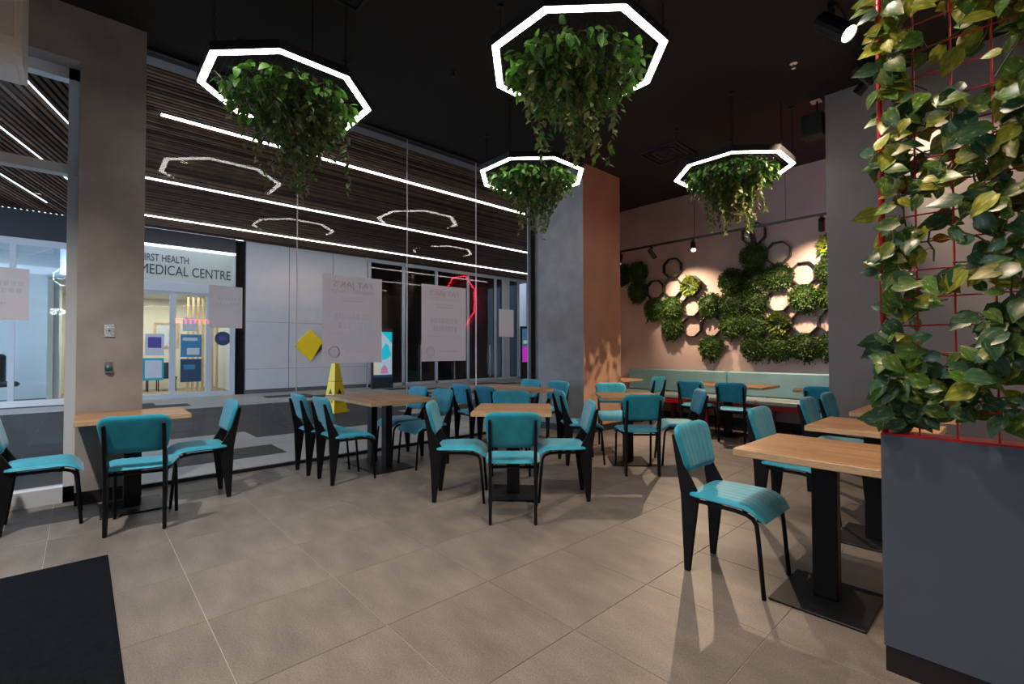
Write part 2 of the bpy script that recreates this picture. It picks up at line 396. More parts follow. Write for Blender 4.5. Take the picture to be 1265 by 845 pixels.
# glass front
win = thing('window_1', 'frameless full height glass front between pillar and column', 'window', kind='structure')
ys = [0.40, 1.767, 3.155, 4.311, 5.53]
for a, b in zip(ys[:-1], ys[1:]):
    bx(XG-0.006, a+0.004, 0.03, XG+0.006, b-0.004, CEIL).build('glass_pane', 'glass', win)
for y in ys[1:-1]:
    bx(XG-0.008, y-0.004, 0.03, XG+0.008, y+0.004, CEIL).build('glass_joint', 'steel_joint', win)
bx(XG-0.02, 0.40, 0.0, XG+0.02, 5.53, 0.035).build('floor_channel', 'black_metal', win)
bx(XG-0.02, 0.40, CEIL-0.03, XG+0.02, 5.53, CEIL).build('head_channel', 'black_metal', win)
bx(XG-0.03, 5.43, 0.0, XG+0.03, 5.53, CEIL).build('end_post', 'black_metal', win)

# side window, left of the pillar
w2 = thing('window_2', 'tall aluminium framed side window beside the concrete pillar', 'window', kind='structure')
XW = -5.39
for y in (-0.065, -1.75, -3.56):
    bx(XW-0.10, y-0.035, 0.0, XW, y+0.035, 3.645).build('mullion', 'alu', w2)
bx(XW-0.10, -3.6, 3.55, XW, -0.03, 3.645).build('head_rail', 'alu', w2)
bx(XW-0.09, -3.6, 2.74, XW+0.015, -0.03, 2.82).build('transom', 'alu', w2)
bx(XW-0.10, -3.6, 0.0, XW, -0.03, 0.13).build('sill_rail', 'alu', w2)
for (a, b) in ((-1.715, -0.10), (-3.525, -1.785)):
    for z0, z1 in ((0.13, 2.74), (2.82, 3.55)):
        bx(XW-0.055, a, z0, XW-0.045, b, z1).build('glass_pane', 'glass', w2)

# ================================================================== MALL OUTSIDE
MZ = 4.5; MX = -15.4
mf = bx(-19.5, -9.0, -0.08, -5.48, 20.0, -0.004).build('mall_floor', 'mall_grout')
struct(mf, 'granite paved floor of the mall walkway in light and dark slabs', 'floor')
slab = {}
sx, sy = 0.68, 1.2
for k in ('mall_light', 'mall_dark'):
    slab[k] = bx(0, 0, -0.02, -(sx-0.006), sy-0.006, 0).mesh('paving', k)
ff = MB()
for i in range(0, 15):
    xa = -5.50-sx*i
    for j in range(-7, 17):
        y0 = -0.5+sy*j+(0.0 if i % 2 else 0.6)
        dark = (4 <= i <= 9 and (y0 < 3.2 or (i+j) % 2)) or (i == 1 and y0 < 1.2) or (i == 3 and y0 > 1.6) or (i == 1 and y0 > 5) or (i in (11, 12) and (j*7+i) % 3 == 0) or (y0 < -0.4 and (i*3+j) % 4 < 2)
        k = 'mall_dark' if dark else 'mall_light'
        if -2 <= y0 <= 9 and xa > -15.5: put('paving_slab', slab[k], mf, (xa, y0, 0))
        else: ff.box(xa, y0, -0.02, xa-sx+0.006, y0+sy-0.006, 0, mi=1 if dark else 0)
o = ff.build('paving_field', ['mall_light', 'mall_dark'], mf); o['kind'] = 'stuff'

mc = MB(); mc.box(-15.6, -4.5, MZ+0.06, -6.63, 17, MZ+0.2)
mco = mc.build('mall_ceiling', 'slat_backing'); struct(mco, 'dark timber slatted ceiling of the mall walkway', 'ceiling')
bx(-6.63, -4.5, MZ, -5.63, 17, MZ+0.2).build('plaster_margin', 'plaster_grey', mco)
sl = MB(); YB = 0.45; rsl = random.Random(3)
x = -6.66
while x > -15.4:
    sl.box(x-0.055, YB, MZ, x, 17, MZ+0.06, mi=rsl.randrange(3)); x -= 0.092
# diagonal slats left of the break line
dv = Vector((-0.955, 0.295, 0)); nv = Vector((0.295, 0.955, 0))
t = -6.5
while t < 4.0:
    # clip slat line to y<YB and x in range
    p0 = nv*t
    pts = []
    for xx in (-6.66, -15.4):
        s = (xx-p0.x)/dv.x; pts.append(p0+dv*s)
    a, b = pts
    if a.y < YB and b.y > -4.5:
        if a.y < -4.5:
            s = (-4.5-a.y)/(b.y-a.y); a = a+(b-a)*s
        if b.y > YB:
            s = (YB-a.y)/(b.y-a.y); b = a+(b-a)*s
        w = nv*0.027
        q = [a-w, a+w, b+w, b-w]
        sl.prism([(v.x, v.y) for v in q], MZ, MZ+0.06, mi=rsl.randrange(3))
    t += 0.092
o = sl.build('ceiling_slats', ['timber_slat', 'timber_slat_dark', 'timber_slat_pale'], mco, fixn=False); o['kind'] = 'stuff'
def striplight(a, b, label, m='strip_white'):
    t = thing('strip_light', label, 'light', ((a[0]+b[0])/2, (a[1]+b[1])/2, MZ-0.024), 0, 'strip lights of the mall ceiling')
    A, B = Vector((a[0], a[1], 0))-Vector((t.location.x, t.location.y, 0)), Vector((b[0], b[1], 0))-Vector((t.location.x, t.location.y, 0))
    d = (B-A).normalized(); n = Vector((-d.y, d.x, 0))
    wd = 0.030 if m == 'strip_white' else 0.007
    for w, z0, z1, nm, mm in ((wd+0.01, 0.008, 0.02, 'housing', 'dark_alu'), (wd, -0.004, 0.008, 'diffuser', m)):
        q = [A-n*w, A+n*w, B+n*w, B-n*w]
        MB().prism([(v.x, v.y) for v in q], z0, z1).build(nm, mm, t)
striplight((-7.87, 0.766), (-7.87, 12), 'long straight strip light in the slatted mall ceiling closest to the glass')
striplight((-10.93, 0.5), (-10.93, 14), 'long straight strip light along the middle of the slatted mall ceiling')
striplight((-13.95, 0.5), (-13.95, 14), 'long straight strip light in the slatted ceiling over the shopfronts')
striplight((-7.6, -0.62), (-9.6, 0.0), 'short slanting strip light in the slats beyond the side window', 'strip_cool')
striplight((-8.6, -1.28), (-12.4, -0.1), 'slanting strip light in the slats beyond the side window, mid length', 'strip_cool')
striplight((-10.4, -1.75), (-14.2, -0.58), 'slanting strip light in the slats ending over the white shop', 'strip_cool')

struct(bx(-30.0, 17.0, -0.08, -5.62, 17.2, MZ+2.5).build('wall_walkway', 'plaster_grey'), 'grey end wall far along the mall walkway', 'wall')
struct(bx(-5.9, 8.25, 0, -5.63, 17.0, MZ+0.3).build('wall_neighbour', 'dark_wall'), 'dark wall of the neighbouring unit along the walkway', 'wall')
# far shop wall: white panels, medical centre, dark shop, left white shop
mw = thing('mall_wall', 'white panelled shop wall across the walkway', 'wall', kind='structure')
bx(MX-0.25, 3.53, 0, MX-0.02, 7.33, MZ+0.1).build('backing', 'joint_dark', mw)
for a, b in ((3.55, 4.745), (4.757, 6.112), (6.124, 7.32)):
    for z0, z1 in ((0.12, 0.722), (0.730, 2.135), (2.143, 4.5)):
        bx(MX-0.03, a+0.003, z0, MX, b-0.003, z1).build('wall_panel', 'white_panel', mw)
bx(MX-0.03, 3.55, 0, MX-0.004, 7.32, 0.118).build('plinth', 'joint_dark', mw)
dm = thing('diamond_sign', 'yellow diamond wall sign with a black corner', 'sign', (MX+0.001, 5.39, 1.43))
h = 0.49
MB().prism([(-h, 0), (0, -h), (0.10, -h+0.12), (0.33, 0.05), (h, 0.03), (0, h+0.02)], 0, 0.06, 'x').build('yellow_face', 'yellow', dm)
MB().prism([(0, -h), (h, 0.03), (0.33, 0.05), (0.10, -h+0.12)], 0, 0.055, 'x').build('black_corner', 'ink_black', dm)
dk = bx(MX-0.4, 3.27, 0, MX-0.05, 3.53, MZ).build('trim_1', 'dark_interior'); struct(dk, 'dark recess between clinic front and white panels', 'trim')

# medical centre
med = thing('shopfront', 'lit medical centre shopfront with glass sliding doors', 'shopfront', (MX, 0, 0))
med['kind'] = 'structure'
def L(*a): return MB().box(*a)
L(-0.06, 0.2, 4.08, 0.03, 3.27, 4.5).build('fascia', 'dark_alu', med)
L(-0.02, 0.2, 4.03, 0.05, 3.27, 4.085).build('light_bar', 'strip_cool', med)
L(-0.05, 3.21, 0, 0.04, 3.27, 4.03).build('frame_post', 'alu', med)
L(-0.05, 0.2, 0, 0.04, 0.28, 4.03).build('frame_post', 'alu', med)
L(-0.02, 0.28, 3.13, 0.0, 3.21, 4.03).build('sign_glass', 'sign_glass', med)
L(-0.06, 0.28, 2.86, 0.06, 3.21, 3.13).build('door_header', 'alu', med)
for y0, y1 in ((0.28, 1.09), (1.09, 1.80), (1.80, 2.63), (2.63, 3.21)):
    d = L(-0.02, y0+0.07, 0.12, -0.01, y1-0.07, 2.86).build('door_leaf', 'mall_glass', med)
    fr = MB()
    fr.box(-0.04, y0, 0, 0.02, y0+0.07, 2.86); fr.box(-0.04, y1-0.07, 0, 0.02, y1, 2.86)
    fr.box(-0.04, y0+0.07, 0, 0.02, y1-0.07, 0.12); fr.box(-0.04, y0+0.07, 2.80, 0.02, y1-0.07, 2.86)
    fr.build('door_frame', 'alu', d)
# interior
L(-4.1, -0.6, 0, -4.0, 3.6, 3.1).build('inner_wall', 'cream', med)
L(-4.0, 3.5, 0, -0.3, 3.6, 3.1).build('inner_wall', 'shop_white', med)
L(-4.0, -0.6, 0, -0.3, -0.5, 3.1).build('inner_wall', 'cream', med)
L(-4.0, -0.6, 3.0, -0.06, 3.6, 3.1).build('inner_ceiling', 'shop_white', med)
L(-4.0, -0.6, -0.02, -0.06, 3.6, 0.01).build('inner_floor', 'carpet_tan', med)
for k in range(7):
    L(-2.2, 2.42+0.13*k, 0, -2.1, 2.47+0.13*k, 3.0).build('timber_slat', 'light_timber', med)
area('clinic_light', (MX-2.0, 1.5, 2.95), 2.6, 75, (1.0, 0.91, 0.78))
area('clinic_sign_light', (MX-0.8, 1.6, 3.7), 1.6, 5, (0.9, 0.95, 1.0), (0, R(90), 0))
area('clinic_front_light', (MX+0.25, 1.6, 4.0), 0.2, 5, COOL, sizey=3.0)
fpic = thing('framed_picture', 'framed certificate on the cream clinic wall', 'picture', (MX-3.99, 2.1, 1.8))
MB().ring([(-.34, -.42), (.34, -.42), (.34, .42), (-.34, .42)], [(-.28, -.36), (.28, -.36), (.28, .36), (-.28, .36)], -0.008, 0.03, 'x').build('frame', 'light_timber', fpic)
MB().box(-0.008, -.28, -.36, 0.005, .28, .36).build('print', 'poster_white', fpic)
for y in (0.6, 1.3, 2.0):
    ch = thing('waiting_chair', 'dark waiting room chair inside the clinic', 'chair', (MX-3.0, y, 0), 0, 'clinic waiting chairs')
    MB().box(-0.25, -0.25, 0.40, 0.25, 0.25, 0.46).build('seat', 'ink_navy', ch)
    MB().box(-0.27, -0.25, 0.46, -0.22, 0.25, 0.9).build('backrest', 'ink_navy', ch)
    for a in (-0.22, 0.22):
        for b in (-0.22, 0.22): MB().box(a-0.015, b-0.015, 0.01, a+0.015, b+0.015, 0.40).build('leg', 'black_metal', ch)
def flatposter(name, label, y0, z0, y1, z1, m, bands=(), x=MX+0.0, cat='poster', group=None):
    t = thing(name, label, cat, (x, (y0+y1)/2, z0), 0, group)
    w = (y1-y0)/2
    MB().box(-0.012, -w, 0, 0, w, z1-z0).build('sheet', m, t)
    for (a, b, c, d, mm) in bands:
        MB().box(0, -w+2*w*a, (z1-z0)*b, 0.003, -w+2*w*c, (z1-z0)*d).build('print_block', mm, t)
    return t
xg = MX+0.005
flatposter('door_notice', 'white notice with a purple block stuck on the left clinic door', 1.22, 1.15, 1.62, 1.72, 'poster_white', [(0.15, 0.35, 0.85, 0.85, 'poster_purple')], xg)
flatposter('door_notice', 'pale blue notice under the purple one on the left clinic door', 1.18, 0.50, 1.62, 1.08, 'poster_teal', [(0.1, 0.1, 0.9, 0.9, 'poster_white')], xg)
flatposter('door_poster', 'blue health poster on the middle clinic door', 1.98, 1.10, 2.46, 1.72, 'poster_blue', [(0.1, 0.72, 0.8, 0.86, 'poster_white'), (0.3, 0.1, 0.9, 0.4, 'poster_white')], xg)
flatposter('door_poster', 'dark navy poster below the blue one on the middle clinic door', 1.98, 0.42, 2.46, 1.05, 'poster_navy', [(0.15, 0.55, 0.7, 0.75, 'poster_blue')], xg)
flatposter('door_notice', 'small white notice above the blue poster on the clinic door', 2.02, 1.80, 2.36, 2.18, 'poster_white', [], xg)
st = thing('round_sticker', 'round navy sticker on the right clinic pane', 'sticker', (xg, 2.97, 1.62))
MB().prism(octa(0.20, n=20), -0.01, 0.002, 'x').build('disc', 'poster_navy', st)
MB().box(0.002, -0.09, -0.05, 0.004, 0.09, 0.06).build('mark', 'poster_purple', st)
sg = thing('sign_lettering', 'dark lettering reading FIRST HEALTH MEDICAL CENTRE above the doors', 'sign', (MX+0.001, 0, 0))
text('first_line', 'FIRST HEALTH', 0.27, 'ink_navy', (0.006, 1.10, 3.64), ROT_PX, sg, width=1.03, bold=0.002)
text('second_line', 'MEDICAL CENTRE', 0.37, 'ink_navy', (0.006, 1.08, 3.30), ROT_PX, sg, width=2.05)

# dark shop right of the panels
ds = thing('shopfront', 'unlit dark glazed shopfront with slim grey mullions', 'shopfront', (MX, 0, 0)); ds['kind'] = 'structure'
L(-3.0, 7.33, 0, -2.9, 15.2, MZ).build('inner_wall', 'dark_interior', ds)
L(-3.0, 7.33, 0.0, -0.1, 15.2, 0.02).build('inner_floor', 'dark_interior', ds)
L(-3.0, 7.33, 4.4, -0.1, 15.2, 4.5).build('inner_ceiling', 'dark_interior', ds)
my = [7.40, 8.75, 10.18, 11.72, 13.2, 14.57]
for y in my: L(-0.08, y-0.05, 0, 0.04, y+0.05, 4.40).build('mullion', 'alu', ds)
L(-0.1, 13.6, 0, 0.06, 14.0, 4.40).build('pier', 'alu', ds)
L(-0.08, 7.33, 4.38, 0.04, 15.2, 4.5).build('head_rail', 'alu', ds)
L(-0.08, 7.33, 0, 0.04, 15.2, 0.10).build('sill_rail', 'alu', ds)
for a, b in zip(my[:-1], my[1:]):
    L(-0.02, a+0.05, 0.10, -0.01, b-0.05, 4.38).build('glass_pane', 'dark_glass', ds)
for y in (9.45, 12.85, 11.0):
    MB().tube([(0.07, y, 0.15), (0.07, y, 1.5)], 0.02, 8).build('door_handle', 'chrome', ds)
L(-0.1, 15.2, 0, 2.5, 15.5, MZ).build('end_wall', 'plaster_grey', ds)
sc2 = flatposter('display_screen', 'tall lit screen in blue and magenta beyond the dark shopfront', 0, 0, 0.5, 1.5, 'screen_blue', [(0.0, 0.0, 1.0, 0.45, 'screen_purple'), (0.1, 0.55, 0.9, 0.65, 'screen_pale')], 0, 'screen')
sc2.location = (MX+0.35, 14.75, 0.75)
bx(0, -0.3, -0.75, -0.1, 0.3, 1.6).build('screen_housing', 'black_metal', sc2)
tot = thing('advertising_totem', 'freestanding digital advertising totem in teal and pink beside the white panels', 'sign', (-14.5, 7.46, 0))
bx(-0.12, -0.38, 0, 0, 0.38, 2.0).build('housing', 'dark_alu', tot)
bx(0, -0.33, 0.45, 0.006, 0.33, 1.90).build('screen', 'screen_pale', tot)
MB().prism([(-0.02, 0.95), (0.16, 1.0), (0.30, 1.12), (0.22, 1.42), (0.10, 1.52), (-0.02, 1.35), (-0.08, 1.12)], 0.006, 0.009, 'x').build('graphic', 'screen_teal', tot)
MB().prism([(-0.05, 1.90), (0.33, 1.50), (0.33, 1.90)], 0.006, 0.009, 'x').build('graphic', 'screen_teal', tot)
MB().prism([(-0.10, 0.50), (0.20, 0.50), (0.16, 0.68), (0.06, 0.80), (-0.04, 0.70)], 0.006, 0.009, 'x').build('graphic', 'screen_pink', tot)
MB().prism([(-0.33, 0.50), (-0.10, 0.50), (-0.20, 0.85), (-0.33, 0.98)], 0.006, 0.009, 'x').build('graphic', 'screen_cream', tot)
bx(0, -0.33, 0.38, 0.008, 0.33, 0.46).build('caption_bar', 'screen_navy', tot)

# left white shop seen through the side window
ls = thing('shopfront', 'white walled shop behind a slim aluminium front beyond the side window', 'shopfront', (MX, 0, 0)); ls['kind'] = 'structure'
L(-0.10, -6.5, 3.85, 0.02, 0.2, 4.5).build('fascia', 'dark_alu', ls)
L(-0.06, -6.5, 3.70, 0.02, 0.2, 3.85).build('head_rail', 'alu', ls)
L(-0.06, -6.5, 0.0, 0.02, 0.2, 0.14).build('sill_rail', 'white_plastic', ls)
for y in (0.15, -1.16, -2.6, -4.0): L(-0.06, y-0.05, 0.14, 0.02, y+0.05, 3.70).build('mullion', 'alu', ls)
for a, b in ((-1.11, 0.10), (-2.55, -1.21), (-3.95, -2.65)): L(-0.02, a, 0.14, -0.01, b, 3.70).build('glass_pane', 'mall_glass', ls)
cv = MB()
for k in range(10):
    a0, a1 = k*PI/18, (k+1)*PI/18
    cv.add([(-3.2-0*0, 0, 0)], [])
cv = MB(); cv.box(-2.6, -6.5, 0, -2.5, -0.5, 4.0); cv.box(-2.6, -0.5, 0, -0.4, -0.4, 4.0)
cv.build('inner_wall', 'shop_white', ls)
L(-4.0, -6.5, 3.9, -0.06, 0.2, 4.0).build('inner_ceiling', 'shop_white', ls)
L(-0.9, -0.30, 0.3, -0.6, 0.0, 1.3).build('display_unit', 'dark_alu', ls)
area('white_shop_light', (MX-1.2, -2.0, 3.8), 2.0, 9, (0.85, 0.93, 1.0))
sw = thing('swivel_chair', 'black padded chair inside the white shop', 'chair', (MX-1.0, -1.45, 0), R(-60))
MB().box(-0.3, -0.28, 0.42, 0.3, 0.28, 0.54).build('seat', 'speaker_black', sw, bevel=0.05)
MB().box(-0.28, -0.34, 0.5, 0.28, -0.22, 1.2).build('backrest', 'speaker_black', sw, bevel=0.05)
MB().tube([(0, 0, 0.05), (0, 0, 0.42)], 0.04, 8).build('post', 'chrome', sw)
MB().prism(octa(0.28, n=16), 0, 0.05).build('base', 'chrome', sw)

# caution cone
cn = thing('caution_cone', 'yellow four sided caution cone with black warning print on the walkway', 'cone', (-9.56, 3.86, 0), R(18))
cb = MB()
def frus(b, w0, w1, z0, z1, mi=0):
    v = [(-w0, -w0, z0), (w0, -w0, z0), (w0, w0, z0), (-w0, w0, z0), (-w1, -w1, z1), (w1, -w1, z1), (w1, w1, z1), (-w1, w1, z1)]
    b.add(v, [(0, 3, 2, 1), (4, 5, 6, 7), (0, 1, 5, 4), (1, 2, 6, 5), (2, 3, 7, 6), (3, 0, 4, 7)], mi)
frus(cb, 0.20, 0.19, 0, 0.05); frus(cb, 0.165, 0.055, 0.05, 1.0); frus(cb, 0.03, 0.03, 1.0, 1.02)
cb.build('body', 'yellow_cone', cn)
cg = MB(); frus(cg, 0.098, 0.096, 0.63, 0.645); cg.build('band', 'ink_black', cn)
tilt = math.atan2(0.11, 0.95)
for k in range(4):
    a = k*PI/2
    def face(z, off): return (0.165-0.11*(z-0.05)/0.95)+off
    for body, z, wd in (('FLOOR', 0.20, 0.20), ('WET', 0.29, 0.15)):
        r = face(z, 0.0015)
        o = text('warning_print', body, 0.085, 'ink_black', (0, 0, 0), (0, 0, 0), cn, width=wd, align='CENTER', extrude=0.001)
        M = Matrix.Rotation(a, 4, 'Z') @ Matrix.Translation((r, 0, z)) @ Matrix.Rotation(-tilt, 4, 'Y') @ Euler(ROT_PX).to_matrix().to_4x4()
        sc = o.scale.copy(); o.matrix_local = M @ Matrix.Diagonal((*sc, 1))
    r = face(0.43, 0.0015)
    tri = MB().prism([(-0.055, -0.05), (0.055, -0.05), (0, 0.06)], 0, 0.001, 'x').build('warning_triangle', 'ink_black', cn)
    tri.matrix_local = Matrix.Rotation(a, 4, 'Z') @ Matrix.Translation((r, 0, 0.43)) @ Matrix.Rotation(-tilt, 4, 'Y')

# ================================================================== FURNITURE
# ---- chair
def pad(name, m, W, Hh, T, nu=34, nv=14, ribs=8, rib=0.0035, rc=0.07, rcb=0.045, shape=None, ribdir='v', backflat=0.35):
    # local: u across [-1,1], v along [-1,1]; returns MB in (x, v, n) mapped through shape(x, v, n)
    b = MB(); idx = {}
    def halfw(v):
        y = v*Hh/2; r = rc if v > 0 else rcb
        d = Hh/2-abs(y)
        w = W/2
        if d < r: w -= r-math.sqrt(max(0, r*r-(r-d)**2))
        return max(w, 0.01)
    for side in (0, 1):
        for j in range(nv+1):
            v = -1+2*j/nv; v = math.copysign(abs(v)**0.75, v)
            hw = halfw(v*0.9985)
            for i in range(nu+1):
                u = -1+2*i/nu; uu = math.copysign(abs(u)**0.85, u)
                x = uu*hw
                e = max(0.0, 1-abs(uu)**9)**0.5 * max(0.0, 1-abs(v)**9)**0.5
                if side == 0:
                    t = T*e
                    if ribs: t += rib*e*(abs(math.cos(PI*ribs*(x/W+0.5)))**0.5*-1+1) - rib*e*0.3
                else: t = -T*backflat*e
                b.v.append(shape(x, v*Hh/2, t)); idx[(side, i, j)] = len(b.v)-1
    for side in (0, 1):
        for j in range(nv):
            for i in range(nu):
                q = [idx[(side, i, j)], idx[(side, i+1, j)], idx[(side, i+1, j+1)], idx[(side, i, j+1)]]
                b.f.append(tuple(q if side == 0 else q[::-1])); b.m.append(0)
    return b
def make_chair():
    t = thing('dining_chair', 'x', 'chair')
    # seat: x across, v along depth (front = +)
    def seat_shape(x, v, n):
        y = 0.005+v; z = 0.437
        f = max(0.0, (y-0.09)/0.125); z -= 0.062*f**2.2
        k = 1-0.10*(0.21-y)/0.42
        return (x*k, y-n*0.25*min(1, f), z+n)
    pad('seat', 0, 0.43, 0.42, 0.026, rc=0.03, rcb=0.06, shape=seat_shape, rib=0.0045, backflat=0.5).build('seat', 'teal_velvet', t, smooth=True, fixn=False)
    def back_shape(x, v, n):
        z = 0.685+v; y = -0.215-0.26*(z-0.56)
        y -= 0.0; curve = 0.35*x*x
        return (x*(1+0.10*v/0.13), y+n+curve, z+n*0.26)
    pad('backrest', 0, 0.39, 0.265, 0.026, rc=0.075, rcb=0.05, shape=back_shape, rib=0.0045, backflat=0.55).build('backrest', 'teal_velvet', t, smooth=True, fixn=False)
    prof = [(-0.222, 0.0), (-0.186, 0.0), (-0.128, 0.435), (-0.140, 0.47), (-0.236, 0.585), (-0.268, 0.745), (-0.283, 0.765), (-0.291, 0.755), (-0.250, 0.44)]
    prof = [(-0.225, 0.0), (-0.192, 0.0), (-0.140, 0.405), (-0.142, 0.450), (-0.212, 0.575), (-0.275, 0.755), (-0.288, 0.765), (-0.297, 0.757), (-0.243, 0.430)]
    for s in (-1, 1):
        lean = 0.0
        MB().prism(prof, s*0.163-0.011, s*0.163+0.011, 'x').build('rear_leg', 'black_steel', t, bevel=0.004)
        pts = [(s*0.165, -0.16, 0.408), (s*0.178, 0.06, 0.408), (s*0.182, 0.12, 0.402), (s*0.184, 0.155, 0.388), (s*0.185, 0.172, 0.362), (s*0.186, 0.180, 0.30), (s*0.188, 0.205, 0.0)]
        MB().tube(pts, 0.0115, 8).build('front_leg', 'black_steel', t, smooth=True)
    MB().tube([(-0.163, -0.175, 0.405), (0.163, -0.175, 0.405)], 0.011, 8).build('seat_rail', 'black_steel', t, smooth=True)
    MB().tube([(-0.180, 0.10, 0.402), (0.180, 0.10, 0.402)], 0.011, 8).build('seat_rail', 'black_steel', t, smooth=True)
    return t
proto = make_chair(); used = [False]
def chair(x, y, ang, label, group=None):
    if not used[0]: o = proto; used[0] = True
    else: o = copy_tree(proto)
    o.location = (x, y, 0); o.rotation_euler = (0, 0, R(ang-90)); o['label'] = label
    if 'group' in o: del o['group']
    if group: o['group'] = group
    return o

# ---- tables
def table(x, y, rot, w, d, label, posts=1, base=(0.40, 0.45), z=0.75, group=None):
    t = thing('cafe_table', label, 'table', (x, y, 0), R(rot), group)
    th = 0.036
    b = MB(); b.box(-w/2, -d/2, z-th, w/2, d/2, z)
    me = b.mesh('tabletop', ['oak', 'oak_edge'], bevel=0.003)
    for p in me.polygons:
        if abs(p.normal.z) < 0.4: p.material_index = 1
    put('tabletop', me, t)
    bx(-base[0]/2, -base[1]/2, 0, base[0]/2, base[1]/2, 0.012).build('base_plate', 'black_steel', t, bevel=0.003)
    for px in ([0] if posts == 1 else [-0.17, 0.17]):
        bx(px-0.055, -0.035, 0.012, px+0.055, 0.035, z-th-0.006).build('post', 'black_steel', t, bevel=0.005)
    bx(-w*0.28, -d*0.28, z-th-0.006, w*0.28, d*0.28, z-th).build('fixing_plate', 'black_steel', t)
    return t
table(-0.675, 2.775, 0, 0.65, 0.65, 'square oak table nearest the low planter wall, one chair drawn up')
table(-0.655, 3.86, 0, 0.65, 0.62, 'square oak table in the middle of the row by the grey partition')
table(-0.62, 4.93, 0, 0.65, 0.70, 'square oak table at the partition end of the row of small tables')
table(-4.78, 2.42, 0, 1.14, 0.75, 'long oak table set for four beside the glass front, before the caution cone', 2, (0.73, 0.45))
table(-3.03, 2.805, 44, 0.66, 0.66, 'square oak table set cornerwise under the hanging planters with four chairs')
table(-4.76, 4.27, 0, 1.2, 0.72, 'long oak table set for four between glass front and broad column', 2, (0.73, 0.45))
table(-3.01, 4.55, 44, 0.66, 0.66, 'square oak table set cornerwise in front of the broad column')
table(-4.88, 7.05, 0, 0.66, 0.62, 'small oak table at the column end of the long bench')
table(-2.93, 7.03, 0, 1.2, 0.64, 'long oak table on two posts in the middle of the bench')
table(-1.62, 7.03, 0, 0.72, 0.62, 'small oak table at the partition end of the long bench')
table(-4.87, 0.315, 90, 0.70, 0.64, 'square oak table pushed against the concrete pillar')

TC = 'teal velvet chair '
chair(-1.09, 2.715, 0, TC+'drawn out beside the table at the planter wall')
chair(-1.09, 3.80, 0, TC+'at the middle table of the partition row')
chair(-1.07, 4.92, 0, TC+'at the last small table before the grey partition')
chair(-1.08, 5.62, 0, TC+'right up against the grey partition wall')
chair(-1.60, 6.74, 90, TC+'half hidden behind the partition, facing the bench')
chair(-3.27, 6.78, 92, TC+'facing the bench at the column side of the two post table')
chair(-2.68, 6.66, 100, TC+'facing the bench at the partition side of the two post table')
chair(-2.62, 4.93, 222, TC+'at the cornerwise table before the column, side toward the bench')
chair(-2.71, 4.27, 136, TC+'with its back to the open floor, at the table before the column')
chair(-3.56, 5.07, -45, TC+'at the table before the column, seat front toward the open floor')
chair(-3.37, 4.165, 57, TC+'between the two cornerwise tables, facing the bench')
chair(-4.33, 7.08, 178, TC+'facing the small table at the column end of the bench')
chair(-2.64, 2.44, 137, TC+'with its back to the open floor, at the four chair cornerwise table')
chair(-3.27, 2.42, 47, TC+'sideways at the four chair cornerwise table, nearest the pillar table')
chair(-2.70, 3.06, 228, TC+'sideways at the four chair cornerwise table, nearest the planter wall')
chair(-3.60, 3.30, -43, TC+'on the far side of the four chair cornerwise table, ribs showing')
chair(-5.02, 1.90, 90, TC+'close to the glass, at the long table by the caution cone')
chair(-4.51, 1.94, 90, TC+'beside another, back to the pillar, at the table by the caution cone')
chair(-5.00, 2.79, -90, TC+'close to the glass facing the pillar, at the table by the cone')
chair(-4.49, 2.80, -90, TC+'facing the pillar, on the room side of the table by the cone')
chair(-4.98, 3.93, 90, TC+'close to the glass, facing the broad column across the long table')
chair(-4.49, 3.93, 90, TC+'facing the broad column across the long table, on the room side')
chair(-5.05, 4.78, -90, TC+'close to the glass with its back to the broad column')
chair(-4.50, 4.80, -90, TC+'with its back to the broad column, on the room side')
chair(-4.84, -0.19, 90, TC+'under the side window at the pillar table')
chair(-4.36, 0.336, 167, TC+'facing the concrete pillar across the pillar table')
chair(-4.79, 0.74, -90, TC+'at the pillar table in front of the glass front')

# ---- bench along the back wall
bq = thing('banquette', 'long pale teal upholstered bench on a red steel frame along the back wall', 'bench', (-3.3, 7.75, 0))
for a, b in ((-1.95, -0.045), (-0.035, 2.3)):
    MB().box(a, 0.22, 0.50, b, 0.345, 0.90).build('back_cushion', 'banquette_vinyl', bq, bevel=0.02)
for k in range(5):
    a = -1.95+0.85*k
    MB().box(a, -0.25, 0.42, a+0.845, 0.23, 0.50).build('seat_cushion', 'banquette_seat', bq, bevel=0.02)
MB().box(-1.95, -0.24, 0.35, 2.3, 0.34, 0.42).build('seat_rail', 'red_steel', bq)
for x in (-1.9, -1.05, -0.2, 0.65, 1.45, 2.25):
    for y in (-0.21, 0.30):
        MB().box(x-0.03, y-0.03, 0, x+0.03, y+0.03, 0.35).build('leg', 'red_steel', bq)
struct(bx(-5.62, 8.088, 0, 1.7, 8.1, 0.12).build('baseboard_back', 'skirting'), 'black skirting under the bench on the back wall', 'baseboard')

# ---- entrance mat
mt = bx(-3.80, -2.2, 0.0, -1.6, 0.135, 0.011).build('entrance_mat', 'carpet', bevel=0.004)
setp(mt, 'black pile entrance mat on the tiles', 'mat')

